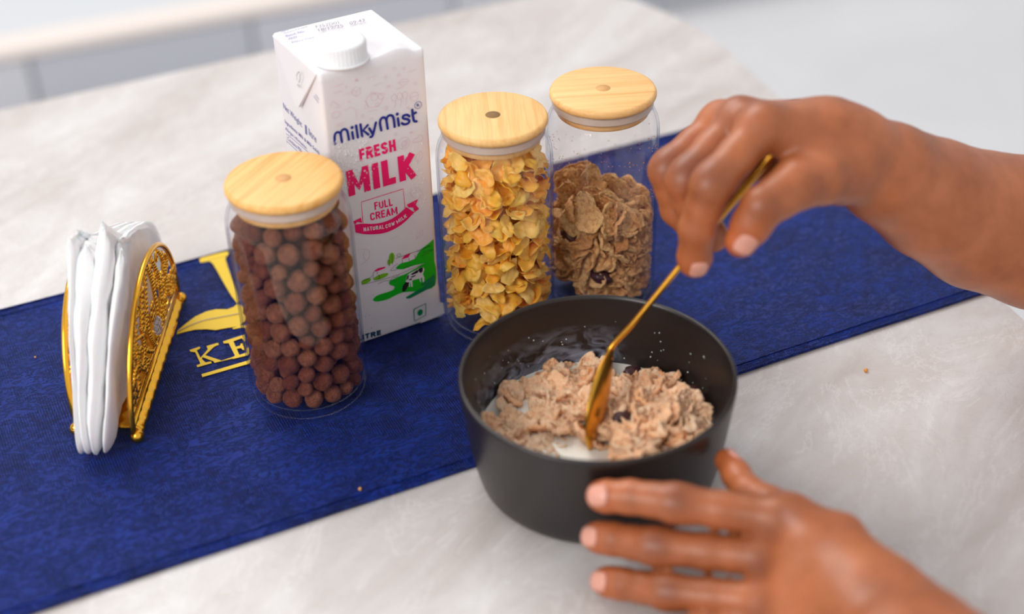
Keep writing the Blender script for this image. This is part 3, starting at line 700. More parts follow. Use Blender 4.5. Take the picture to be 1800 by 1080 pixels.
    for dx in (605, 660, 710): c = z3(dx, 600-(dx-605)*.2); k.ring(c, .0017, lw, ry=.0024); k.stroke([(c[0]+.001, c[1]-.002), (c[0]+.0006, c[1]-.0055), (c[0]-.0004, c[1]-.007)], lw, 0, 3)
    k.ring(z3(798, 590), .0030, lw); k.stroke([z3(770, 600), z3(800, 590), z3(830, 580)], lw); k.ring(z3(700, 1035), .0042, lw); k.ring(z3(700, 1038), .0018, lw)
    k.stroke([z3(780, 1030), z3(800, 990), z3(830, 985), z3(845, 955), z3(875, 975), z3(872, 1005), z3(835, 1020), z3(780, 1030)], lw, 0, 3)
    k.stroke([z3(15, 760), z3(20, 790), z3(60, 795), z3(100, 750), z3(60, 735), z3(15, 760)], lw, 0, 3); k.stroke([z3(125, 730), z3(200, 690), z3(245, 720), z3(250, 810)], lw); k.stroke([z3(0, 690), z3(25, 640), z3(60, 660), z3(85, 690), z3(40, 700)], lw, 0, 4)
    k.stroke([z2(230, 400), z2(290, 400), z2(305, 430), z2(290, 460), z2(250, 490)], lw, 0, 4); k.ring(z2(285, 430), .0024, lw, ry=.004); zig(z2(420, 340), 8, .0009)
    for x, y in ((248, 435), (525, 408), (552, 495), (650, 385), (808, 470), (178, 640), (150, 500), (305, 775), (393, 803), (738, 697), (530, 700), (620, 948), (605, 325), (697, 322)): k.ring(z3(x, y), r.uniform(.0007, .0011), lw, n=9)
    for x, y in ((40, 495), (130, 572), (410, 487), (620, 520), (30, 560), (50, 860), (50, 880)): q = z3(x, y); k.stroke([q, q+np.array([.006, .0003])], lw)
    for x, y in ((765, 930), (248, 435)):
        c = z3(x, y)
        for a_ in (0, 1.05, 2.1): k.stroke([c-np.array([math.cos(a_), math.sin(a_)])*.0012, c+np.array([math.cos(a_), math.sin(a_)])*.0012], lw)
    k.stroke([z2(570, 100), z2(540, 60), z2(585, 30), z2(610, 60), z2(590, 95)], lw, 0, 4)
    k.make('doodle_print', MT['pale'], body)
    # side face print
    s1 = lambda x, y: SD.uv(460+(128+(x-104)*.9)/3.376, y/3.375)
    SD2 = Plane(B, n, (0, 0, 1), -e)
    k = Ink(SD2, eps)
    k.text('Net Weight:', s1(108, 652), s1(232, 768), s1(104, 608), 0); k.text('1', s1(251, 792), s1(262, 802), s1(248, 738), .03); k.text('litre', s1(275, 800), s1(325, 850), s1(272, 758), 0)
    k.text('Ingredients: Milk & Milk Solids', s1(118, 735), s1(345, 925), s1(116, 708), .008)
    k.text('Allergen information:', s1(120, 775), s1(262, 895), s1(119, 750), 0)
    k.stroke([s1(345, 960), s1(125, 792), s1(130, 850)], .0003); k.text('Contains Milk', s1(135, 830), s1(230, 910), s1(134, 808), 0)
    k.stroke([s1(130, 838), s1(300, 985)], .0003)
    k.stroke([s1(318, 560), s1(342, 592)], .0005); k.stroke([s1(308, 570), s1(340, 612)], .0005)
    k.make('side_lettering', MT['violet'], body)
    k = Ink(SD2, .0036)
    k.stroke([s1(232, 470), s1(228, 440), s1(245, 418), s1(252, 450), s1(246, 478)], .0006, 0, 3); k.stroke([s1(240, 478), s1(246, 480)], .0006); k.text('FSC', s1(233, 502), s1(252, 515), s1(232, 488), .02)
    k.make('flap_mark', MT['grey'], body)
    # top print
    TP2 = Plane(B+np.array([0, 0, H_+.0010]), e, n, (0, 0, 1)); t1 = lambda x, y: TP2.uv(470+x/5.4, y/5.4)
    k = Ink(TP2, .0006)
    k.text('MRP ₹', t1(137, 322), t1(205, 300), t1(130, 306)); k.text('(inclusive of all taxes)', t1(165, 333), t1(385, 268), t1(152, 318), .01)
    k.text('Batch No.', t1(180, 361), t1(358, 312), t1(172, 343), .01); k.text('PKD', t1(208, 386), t1(285, 366), t1(200, 370), .01); k.text('Expiry Date', t1(240, 422), t1(450, 372), t1(230, 404), .01)
    k.make('date_labels', MT['violet'], body)
    k = Ink(TP2, .0006)
    k.text('F352D01', t1(466, 276), t1(684, 232), t1(456, 252)); k.text('18/12/25', t1(492, 308), t1(725, 262), t1(482, 284)); k.text('09:43', t1(786, 244), t1(928, 208), t1(776, 218))
    k.make('date_stamp', MT['grey'], body)
    # condensation
    bm = bmesh.new(); rr = random.Random(5)
    regions = [((120, 250), (330, 900), 1)]
    def droplets(poly_, n_, rmin, rmax):
        for _ in range(n_):
            x = rr.uniform(poly_[0], poly_[2]); y = rr.uniform(poly_[1], poly_[3]); q = FR.uv(x, y); r = rr.uniform(rmin, rmax)
            if not (.003 < q[0] < W_-.003 and .005 < q[1] < H_-.01): continue
            p = FR.pt(q, .0004); p = p-B; lp = (p@e, p@n, p[2]); ball(bm, lp, r, 8, 6, (1, .6, 1.15))
    droplets((574, 246, 655, 330), 190, .00035, .00085); droplets((574, 240, 760, 300), 30, .0003, .0006); droplets((720, 300, 748, 360), 26, .0003, .0006); droplets((640, 330, 760, 380), 20, .0003, .0005); droplets((640, 480, 665, 580), 14, .0002, .0004); droplets((650, 110, 700, 240), 8, .0003, .0005)
    tag(frombm('water_droplets', bm, MT['drop'], root), kind='stuff')
carton()

# ------------------------------------------------------------------ bowl, milk, cereal
def bowl():
    root = empty('cereal_bowl', (BX, BY, .0008)); tag(root, 'deep matte charcoal round bowl held at its front by a hand', 'bowl')
    P = [(0, .0005), (.055, .0005), (.063, .0003), (.0680, .0010), (.0703, .0036), (.0720, .0095), (.0736, .017), (.0756, .029), (.0775, .045), (.0793, .060), (.0803, .0695), (.0801, .0716), (.0790, .0724), (.0778, .0719), (.0772, .070), (.0758, .058), (.0735, .044), (.0700, .027), (.0672, .0165), (.0640, .009), (.056, .0055), (.03, .005), (0, .005)]
    b = lathe('bowl_wall', P, MT['bowl'], root, 160)
    lathe('foot_ring', [(.054, 0), (.058, -.0002), (.0605, .0008), (.0605, .0016), (.054, .0016)], MT['bowl'], root, 96)
bowl()
def milk():
    z = .0282; V = [(BX, BY, z)]; F = []; ns = 90; nr = 16
    for i in range(1, nr+1):
        for k in range(ns):
            a = 2*PI*k/ns; t_ = i/nr; r = .0722*t_
            lim = .0699
            r = min(r, lim); x = BX+r*math.cos(a); y = BY+r*math.sin(a)
            zz = z+.0008*mnoise.noise(Vector((x*60, y*60, 0)))*(1-t_**6)
            V.append((x, y, zz))
    for k in range(ns):
        F.append((0, 1+k, 1+(k+1) % ns))
        for i in range(nr-1): a = 1+i*ns; F.append((a+k, a+ns+k, a+ns+(k+1) % ns, a+(k+1) % ns))
    o = mk('milk', V, F, MT['milk']); tag(o, 'white milk pooled under the cereal in the dark bowl', 'milk')
    # thin film left on the wall behind
    V = []; F = []; na, nz = 60, 10; colr = []
    for i in range(na+1):
        a = math.radians(70+130*i/na)
        for j in range(nz+1):
            zz = .0282+.026*j/nz; r = np.interp(zz, [.009, .0165, .027, .044, .058], [.064, .0672, .0700, .0735, .0758])-.0004
            V.append((BX+r*math.cos(a), BY+r*math.sin(a), zz)); f = (1-j/nz)**.8*min(1, i/6, (na-i)/6); colr.append(f)
    for i in range(na):
        for j in range(nz): b = i*(nz+1)+j; F.append((b, b+nz+1, b+nz+2, b+1))
    f = mk('milk_film', V, F, MT['film'], o); ca = f.data.color_attributes.new('tone_mask', 'FLOAT_COLOR', 'POINT')
    for i, v in enumerate(colr): ca.data[i].color = (v, v, v, 1)
    bm = bmesh.new(); rr = random.Random(11)
    for _ in range(60):
        a = math.radians(rr.uniform(20, 200)); zz = rr.uniform(.03, .056); r = np.interp(zz, [.009, .0165, .027, .044, .058], [.064, .0672, .0700, .0735, .0758])-.0001
        ball(bm, (BX+r*math.cos(a), BY+r*math.sin(a), zz), rr.uniform(.0002, .0005), 6, 5)
    for zz in (.058, .055, .052): a = math.radians(196-(zz-.05)*500); r = .0752; ball(bm, (BX+r*math.cos(a), BY+r*math.sin(a), zz), .0011, 8, 6, (.5, .5, 1.6))
    s = frombm('milk_splash', bm, MT['milk'], o); tag(s, kind='stuff')
milk()
def cereal():
    FM = [flake_mesh('bowl_flake', s+81, random.uniform(.0075, .0112), MT['wet'], random.uniform(.12, .38), .13, .0030, .0022, 13, 40) for s in range(12)]
    def hgt(x, y):
        dx = (x-BX)/.07; dy = (y-BY)/.07
        h = .0275+.012*math.exp(-((dx-.55)**2+(dy+.05)**2)/.20)+.006*math.exp(-((dx+.25)**2+(dy-.35)**2)/.12)+.010*math.exp(-((dx-.15)**2+(dy+.6)**2)/.12)
        return h
    n = 0; pts = []
    tries = 0
    while n < 150 and tries < 9000:
        tries += 1; a = rng.uniform(0, 6.28); r = .067*math.sqrt(rng.uniform(0, 1)); x = BX+r*math.cos(a); y = BY+r*math.sin(a)
        dx = (x-BX)/.07; dy = (y-BY)/.07
        open_ = ((dx+.46)/.60)**2+((dy+.52)/.50)**2 < 1 or (dy > .74 and abs(dx-.25) < .25)
        if open_ and rng.uniform() > .06: continue
        if any((x-p[0])**2+(y-p[1])**2 < .0046**2 for p in pts): 
            if rng.uniform() > .25: continue
        pts.append((x, y)); me, Vt = FM[n % 12]; layer = rng.uniform(0, 1)
        z = hgt(x, y)-.003+.007*layer if not open_ else .0270
        tilt = .3 if dx < .1 else .5
        if dy < -.35 and dx > -.1: tilt = 1.1
        nrm = np.array([rng.normal()*tilt, rng.normal()*tilt-.2*tilt, 1.0]); s = rng.uniform(.75, 1.15)
        R = frame(nrm, rng.uniform(0, 6.28)); p = np.array([x-BX, y-BY, z]); contain(Vt, R, p, .0695, .012, .052, None, s)
        o = inst('bran_flake', me, R, (p[0]+BX, p[1]+BY, p[2]), s)
        tag(o, 'milk soaked bran flake heaped in the charcoal bowl', 'cereal', 'soaked bran flakes in the bowl'); n += 1
    for (px, py, z, lab) in ((1112, 652, .031, 'dark red raisin in the milk at the far side of the bowl'), (1093, 733, .044, 'dark blurred raisin beside the spoon in the bowl'), (1215, 688, .038, 'dark raisin among flakes near the right wall of the bowl')):
        p = onz(px, py, z); bm = bmesh.new(); bmesh.ops.create_icosphere(bm, subdivisions=3, radius=.0044)
        for v in bm.verts: v.co = Vector((v.co.x*1.35, v.co.y*.85, v.co.z*.7))*(1+.25*mnoise.noise(v.co*420))
        o = frombm('raisin', bm, MT['raisin']); o.location = p; o.rotation_euler = (.2, .1, .4); tag(o, lab, 'raisin')
cereal()
# loose crumbs
for (px, py, r, z, mt, lab) in ((1522, 651, .0014, .0012, 'crumbo', 'tiny orange crumb on the marble right of the bowl'), (633, 860, .0011, .0028, 'crumb', 'tiny pale crumb on the blue runner near its front hem'), (62, 628, .0007, .0027, 'crumb', 'tiny speck of crumb on the runner left of the napkin holder')):
    p = onz(px, py, z); bm = bmesh.new(); bmesh.ops.create_icosphere(bm, subdivisions=2, radius=r)
    for v in bm.verts: v.co *= 1+.3*mnoise.noise(v.co*1500)
    o = frombm('crumb', bm, MT[mt]); o.location = p; tag(o, lab, 'crumb')

# ------------------------------------------------------------------ napkin holder
def holder():
    YC, HW, ZB, HH = -.064, .0775, .012, .073; XR, XL = -.2365, -.2735
    root = empty('napkin_holder', ((XR+XL)/2, YC, .0026)); tag(root, 'ornate gold filigree napkin holder with arched sides, ball feet and a crystal', 'napkin holder'); bpy.context.view_layer.update()
    ox = (XR+XL)/2
    YC0 = YC
    def loc(x, y, z): return (x-ox, y-YC0, z-.0026)
    def panel(xp, out, YC=YC):
        bm = bmesh.new()
        def P(a, b, o=0.): # a in -1..1 , b 0..1
            return loc(xp+out*o+out*.004*b, YC+HW*a, ZB+HH*b)
        arch = [P(math.cos(t_), math.sin(t_)) for t_ in np.linspace(0, PI, 49)]
        arch = [loc(xp, YC+HW*.985, .004)]+arch+[loc(xp, YC-HW*.985, .004)]
        tube(bm, arch, .0019, 10)
        pn = frombm('side_panel', bm, MT['gold'], root)
        bm = bmesh.new()
        tube(bm, [P(-.98, .03), P(0, .03), P(.98, .03)], .0016, 8); tube(bm, [P(-.95, .13), P(0, .13), P(.95, .13)], .0009, 6)
        def curve(pts, r=.0012, bead=0, o=0.):
            s_ = spline([P(a, b, o) for a, b in pts], 7); tube(bm, s_, r, 6)
            if bead:
                L = 0; 
                for i in range(1, len(s_)):
                    L += np.linalg.norm(s_[i]-s_[i-1])
                    if L > bead*1.7: ball(bm, s_[i]+np.array([out*.0006, 0, 0]), bead, 7, 5); L = 0
        def spir(ca, cb, r0, turns, a0, dirn, bead=0, rr=.0012):
            pts = []
            for i in range(22):
                f = i/21; a = a0+dirn*turns*2*PI*f; r = r0*(1-.78*f); pts.append((ca+r*math.cos(a)*.95, cb+r*math.sin(a)))
            curve(pts, rr, bead)
        for s in (-1, 1):
            curve([(s*.04, .15), (s*.17, .4), (s*.14, .7), (s*.03, .97)], .0011, .0015)
            curve([(s*.12, .15), (s*.34, .35), (s*.36, .6), (s*.22, .88)], .0011, .0017)
            curve([(s*.22, .15), (s*.5, .25), (s*.62, .45), (s*.55, .7), (s*.42, .86)], .0010, .0014)
            spir(s*.5, .42, .16, 1.3, PI/2, s, .0015); spir(s*.72, .30, .14, 1.25, 0, -s, .0016); spir(s*.28, .62, .12, 1.2, PI, -s, .0013)
            spir(s*.62, .56, .11, 1.2, PI/2, -s, .0013); spir(s*.84, .2, .09, 1.2, PI, s, .0013); spir(s*.4, .24, .10, 1.3, 0, s, .0014)
            spir(s*.14, .82, .07, 1.1, 0, s)
            for t_ in (.35, .6, .85, 1.1, 1.3): a, b = .96*math.cos(t_)*s, .96*math.sin(t_); spir(a*.93, b*.93, .055, 1.1, t_, s, 0, .0009)
        # pierced leaf at the far end and centre
        for (a0, b0) in ((0, .5), (.86, .30), (-.86, .30)):
            for k in range(6):
                th = k/6*2*PI; c = P(a0+.05*math.cos(th), b0+.07*math.sin(th), .0012); ball(bm, c, .0026, 8, 6, (.45, 1, 1))
        mesh = frombm('filigree', bm, MT['gold'], pn)
        bm = bmesh.new()
        for k in range(7):
            th = k/6*2*PI; rr = .0042 if k < 6 else 0; c = Vector(P(.02, .33, .0028))+Vector((0, rr*math.cos(th), rr*math.sin(th)))
            bmesh.ops.create_icosphere(bm, subdivisions=1, radius=.0025, matrix=Matrix.Translation(c))
        if out > 0: frombm('crystal', bm, MT['crystal'], pn, False)
        else: bm.free()
        for s in (-1, 1):
            bm = bmesh.new(); ball(bm, loc(xp+out*.0015, YC+s*HW*.985, 0.0026+.0044), .0044, 20, 14); frombm('ball_foot', bm, MT['gold'], root)
    panel(XR, 1); panel(XL, -1, YC+.009)
    # embossed base plate between and beyond the panels
    V = []; F = []; nx, ny = 24, 60
    for i in range(nx+1):
        for j in range(ny+1):
            x = XL-.003+(XR-XL+.0078)*i/nx; y = YC-HW*.93+HW*1.86*j/ny; z = .0112+.0008*math.sin(j*1.5)*math.sin(i*1.3)
            sx = (x-XR)/.005
            if sx > 0: z -= .004*sx
            V.append(loc(x, y, z))
    for i in range(nx):
        for j in range(ny): a = i*(ny+1)+j; F.append((a, a+ny+1, a+ny+2, a+1))
    b = mk('base_plate', V, F, MT['gold'], root); md = b.modifiers.new('s', 'SOLIDIFY'); md.thickness = .0012
holder()
def napkins():
    N = 4; z0 = .0145
    # outline in (y,z): front corner low, peak, back corner low
    for i in range(N):
        s0 = [0, .27, .64, 1][i]; tf = [.8, 1.35, 1.3, .85][i]; r = random.Random(20+i); top_ = .118+r.uniform(-.006, .006)-(.012 if s0 > .75 else 0)-(.003 if s0 < .1 else 0)
        lead = [(-.141+.003*r.random(), .0048), (-.1575+.002*r.random(), .0070), (-.1585, .020), (-.139, .050), (-.1195, .082), (-.0980+.003*r.uniform(-1, 1), top_-.010), (-.090, top_)]
        tail = [(.045, .0165), (.048, .022), (.0500, .034), (.030, .060), (-.010, .082), (-.050, .100), (-.075, top_-.002)]
        # grid: t along from bottom line to top line, u from front to back
        nu, nv = 46, 34; V = []; F = []
        fr = spline([np.array(p) for p in lead], 8); bk = spline([np.array(p) for p in tail], 8)
        fr = np.array([fr[int(k*(len(fr)-1)/nv)] for k in range(nv+1)]); bk = np.array([bk[int(k*(len(bk)-1)/nv)] for k in range(nv+1)])
        for side in (0, 1):
            for a in range(nv+1):
                tv = a/nv
                for b in range(nu+1):
                    tu = b/nu; y = fr[a][0]*(1-tu)+bk[a][0]*tu; z = fr[a][1]*(1-tu)+bk[a][1]*tu
                    z = max(z, np.interp(y, [-.150, -.137], [0, .0142]))
                    jag = .0060*mnoise.noise(Vector((tu*16, i*4.1, side*3)))+.0022*mnoise.noise(Vector((tu*70, i*4.1, side*2)))
                    if tv > .8: z += jag*(tv-.8)/.2
                    zz = max(0, z-.005)
                    fan = np.interp(zz, [0, .03, .075, .12], [.0170, .0205, .0245, .0300])
                    base = np.interp(zz, [0, .03, .075, .12], [-.2670, -.2685, -.2670, -.2655])
                    pinch = 1-.25*min(1, max(0, (y+.10)/.12))
                    x = base+fan*s0*pinch
                    th = np.interp(zz, [0, .03, .075, .12], [.0026, .0034, .0042, .0050])*tf*(1+.2*math.sin(tv*7+i*2))*pinch*(1+.4*mnoise.noise(Vector((y*50, z*22, i*7+side*4)))+.35*mnoise.noise(Vector((y*160, z*30, i*7+side*4))))
                    if tu < .12: th *= math.sqrt(max(.01, 1-(1-tu/.12)**2))
                    th *= min(1, .82+tv*3)
                    if tu > .97: th *= .3
                    if tv > .9: th *= (1-tv)/.1*.8+.2
                    wv = .0014*math.sin(tv*5+i*1.3+tu*3)+.0016*mnoise.noise(Vector((y*45, z*20, i*3)))
                    x += wv+(th if side else -th)
                    V.append((x, y, z))
        n1 = (nv+1)*(nu+1)
        for side in (0, 1):
            for a in range(nv):
                for b in range(nu):
                    q = side*n1+a*(nu+1)+b; f = (q, q+1, q+nu+2, q+nu+1); F.append(f if side == 1 else f[::-1])
        ring = [b for b in range(nu+1)]+[a*(nu+1)+nu for a in range(1, nv+1)]+[nv*(nu+1)+b for b in range(nu-1, -1, -1)]+[a*(nu+1) for a in range(nv-1, 0, -1)]
        for k in range(len(ring)): p, q = ring[k], ring[(k+1) % len(ring)]; F.append((p, q, q+n1, p+n1))
        bm = bmesh.new(); me = bpy.data.meshes.new('x'); me.from_pydata(V, [], F); bm.from_mesh(me); bpy.data.meshes.remove(me)
        o = frombm('napkin', bm, MT['tissue'])
        lab = ['leftmost folded white paper napkin in the gold holder', 'second folded white paper napkin from the left in the gold holder', 'third folded white paper napkin from the left in the gold holder', 'rightmost folded white paper napkin, against the filigree panel with the crystal'][i]
        tag(o, lab, 'napkin', 'napkins in the gold holder' )
napkins()

# ------------------------------------------------------------------ spoon
SP_TIP = onz(1036, 792, .0285); SP_NECK = onz(1075, 615, .070); SP_END = atd(1361, 266, .792)
def spoon():
    root = empty('spoon', SP_NECK); tag(root, 'long gold metal spoon stirring the cereal in the bowl', 'spoon')
    vd = (SP_NECK-CAM)/np.linalg.norm(SP_NECK-CAM); ax = (SP_TIP-SP_NECK); L = np.linalg.norm(ax); ax /= L
    side = np.cross(ax, vd); side /= np.linalg.norm(side); dep = np.cross(side, ax)
    Wd = dep*.97+side*.22; Wd /= np.linalg.norm(Wd); Nn = np.cross(ax, Wd)
    V = []; F = []; ns, nw = 26, 14
    for sd in (0, 1):
        for i in range(ns+1):
            s = i/ns; hw = .0022+.0165*math.sin(PI*min(1, s**1.15*.98+.0))**.62*(1 if s > 0 else 0)
            if s > .96: hw = .0165*math.sin(PI*.96**1.15*.98)**.62*math.sqrt(max(.02, 1-((s-.96)/.04)**2))
            dp = .0062*math.sin(PI*min(1, s*.93+.03))
            for j in range(nw+1):
                t_ = -1+2*j/nw; c = SP_NECK+ax*L*s+Wd*hw*t_+Nn*(dp*(1-t_*t_)-dp*.4)+Nn*(.0005 if sd else -.0005); V.append(c-SP_NECK)
    n1 = (ns+1)*(nw+1)
    for sd in (0, 1):
        for i in range(ns):
            for j in range(nw): q = sd*n1+i*(nw+1)+j; F.append((q, q+1, q+nw+2, q+nw+1))
    ring = list(range(nw+1))+[a*(nw+1)+nw for a in range(1, ns+1)]+[ns*(nw+1)+b for b in range(nw-1, -1, -1)]+[a*(nw+1) for a in range(ns-1, 0, -1)]
    for k in range(len(ring)): p, q = ring[k], ring[(k+1) % len(ring)]; F.append((p, q, q+n1, p+n1))
    bm = bmesh.new(); me = bpy.data.meshes.new('x'); me.from_pydata([tuple(v) for v in V], [], F); bm.from_mesh(me); bpy.data.meshes.remove(me); frombm('spoon_bowl', bm, MT['spoon'], root)
    bm = bmesh.new()
    P = spline([SP_NECK+ax*.006, SP_NECK+(SP_NECK-SP_TIP)/L*.002, SP_NECK*.85+SP_END*.15+np.array([.001, 0, .0012]), SP_NECK*.55+SP_END*.45, SP_NECK*.2+SP_END*.8, SP_END], 8)
    rr = np.interp(np.linspace(0, 1, len(P)), [0, .08, .25, .6, .9, .98, 1], [.0032, .0038, .0030, .0030, .0040, .0044, .0032])
    tube(bm, [p-SP_NECK for p in P], list(rr), 14, .62, tuple(Nn)); frombm('handle', bm, MT['spoon'], root)
spoon()

# ------------------------------------------------------------------ arms and hands (one continuous surface each, from a blended distance field)
def seg_sdf(P, a, b, ra, rb):
    ab = b-a; t_ = np.clip((P-a)@ab/(ab@ab), 0, 1); return np.linalg.norm(P-(a+t_[:, None]*ab), axis=1)-(ra+(rb-ra)*t_)
def smin(a, b, k):
    h = np.clip(.5+.5*(b-a)/k, 0, 1); return b+(a-b)*h-k*h*(1-h)
class Body:
    def __init__(s): s.groups = []
    def chain(s, pts, rs, k): s.groups.append(('c', [(np.array(pts[i], float), np.array(pts[i+1], float), rs[i], rs[i+1]) for i in range(len(pts)-1)], k))
    def f(s, P):
        tot = None; fing = None
        for typ, segs, k in s.groups:
            d = None
            for a, b, ra, rb in segs:
                q = seg_sdf(P, a, b, ra, rb); d = q if d is None else smin(d, q, .0035)
            if k < .004: fing = d if fing is None else smin(fing, d, k)
            else: tot = d if tot is None else smin(tot, d, k)
        return smin(tot, fing, .0055) if fing is not None else tot
    def mesh(s, h):
        A = np.concatenate([[g[0]-g[2], g[0]+g[2], g[1]-g[3], g[1]+g[3]] for _, sg, _ in s.groups for g in sg])
        lo = A.min(0)-.006; hi = A.max(0)+.006; n = np.ceil((hi-lo)/h).astype(int)+1
        gx = [lo[i]+h*np.arange(n[i]) for i in range(3)]
        val = np.empty(n, np.float32)
        Y_, Z_ = np.meshgrid(gx[1], gx[2], indexing='ij')
        K = 8; nb = -(-n//K); bc = np.stack(np.meshgrid(*[lo[i]+h*(np.arange(nb[i])*K+(K-1)/2) for i in range(3)], indexing='ij'), -1)
        bd = s.f(bc.reshape(-1, 3)).reshape(nb); val = np.repeat(np.repeat(np.repeat(bd, K, 0), K, 1), K, 2)[:n[0], :n[1], :n[2]].copy()
        near = np.repeat(np.repeat(np.repeat(np.abs(bd) < h*K*.9+.004, K, 0), K, 1), K, 2)[:n[0], :n[1], :n[2]]
        ii = np.argwhere(near)
        for q in range(0, len(ii), 60000):
            c_ = ii[q:q+60000]; val[c_[:, 0], c_[:, 1], c_[:, 2]] = s.f(lo+c_*h)
        ins = val < 0; c = [slice(0, -1), slice(1, None)]
        cnt = sum(ins[c[a], c[b], c[d]].astype(int) for a in (0, 1) for b in (0, 1) for d in (0, 1)); act = (cnt > 0) & (cnt < 8)
        idx = -np.ones(act.shape, int); cells = np.argwhere(act); idx[act] = np.arange(len(cells))
        P = lo+(cells+.5)*h
        for _ in range(4):
            d = s.f(P); g = np.stack([(s.f(P+e_*1e-4)-s.f(P-e_*1e-4))/2e-4 for e_ in np.eye(3)], 1); g /= np.linalg.norm(g, axis=1)[:, None]+1e-9; P = P-g*np.clip(d, -h, h)[:, None]*.9
        F = []
        for ax in range(3):
            u, v = [(1, 2), (2, 0), (0, 1)][ax]; sl0 = [slice(1, -1)]*3; sl0[ax] = slice(0, -1); sl1 = list(sl0); sl1[ax] = slice(1, None)
            a = ins[tuple(sl0)]; b = ins[tuple(sl1)]; E_ = np.argwhere(a != b); 
            off = np.ones(3, int); off[ax] = 0; E_ = E_+off; sgn = ins[tuple(E_.T)]
            def cid(du, dv): q = E_.copy(); q[:, u] += du; q[:, v] += dv; return idx[tuple(q.T)]
            Q = np.stack([cid(-1, -1), cid(0, -1), cid(0, 0), cid(-1, 0)], 1); Q[~sgn] = Q[~sgn][:, ::-1]; F.append(Q)
        F = np.concatenate(F); F = F[(F >= 0).all(1)]
        return P, F
def arm(name, B_, h, dark, warm, parent):
    P, F = B_.mesh(h); o = mk(name, P, F, MT['skin'], parent); me = o.data
    r_ = np.zeros(len(P)); g_ = np.zeros(len(P))
    for c, rad, amt in dark: r_ = np.maximum(r_, amt*np.exp(-(np.linalg.norm(P-np.array(c), axis=1)/rad)**2))
    for c, rad, amt in warm: g_ = np.maximum(g_, amt*np.exp(-(np.linalg.norm(P-np.array(c), axis=1)/rad)**2))
    ca = me.color_attributes.new('tone_mask', 'FLOAT_COLOR', 'POINT'); A = np.stack([r_, g_, 0*r_, 1+0*r_], 1).astype(np.float32); ca.data.foreach_set('color', A.ravel()); return o
def nail(B_, c, d, nrm, wd, ln_, parent):
    d = np.array(d, float); d /= np.linalg.norm(d); nrm = np.array(nrm, float); nrm -= d*(nrm@d); nrm /= np.linalg.norm(nrm); s = np.cross(d, nrm)
    n = 10; V = []; F = []
    for i in range(n+1):
        for j in range(n+1):
            u = -1+2*i/n; v = -1+2*j/n
            q = u*math.sqrt(1-v*v/2), v*math.sqrt(1-u*u/2); q = (q[0]*.55+u*.45, q[1]*.7+v*.3); V.append(c+s*q[0]*wd/2+d*q[1]*ln_/2+nrm*.02)
    V = np.array(V); 
    for _ in range(30): V = V-nrm*np.clip(B_.f(V), -.004, .004)[:, None]*.8
    V = V+nrm*.00035
    for i in range(n):
        for j in range(n): a = i*(n+1)+j; F.append((a, a+n+1, a+n+2, a+1))
    o = mk('fingernail', V, F, MT['nail'], parent); md = o.modifiers.new('s', 'SOLIDIFY'); md.thickness = .0006; md.offset = 0; return o
def finger_pts(J, r):
    # J: MCP, PIP, DIP, TIP ; adds mid-phalanx waists
    J = [np.array(j, float) for j in J]; a, b, c, d = J; dirn = (d-c)/np.linalg.norm(d-c)
    pts = [a, a*.5+b*.5, b*.92+a*.08, b*.96+c*.04, b*.5+c*.5, c, d-dirn*.003, d]
    rs = [r*1.10, r*1.0, r*1.06, r*1.05, r*.93, r*.93, r*.88, r*.74]; return pts, rs
person = empty('person', (.42, -.25, .1)); tag(person, 'person at the right with bare brown forearms stirring the cereal and steadying the bowl', 'person')

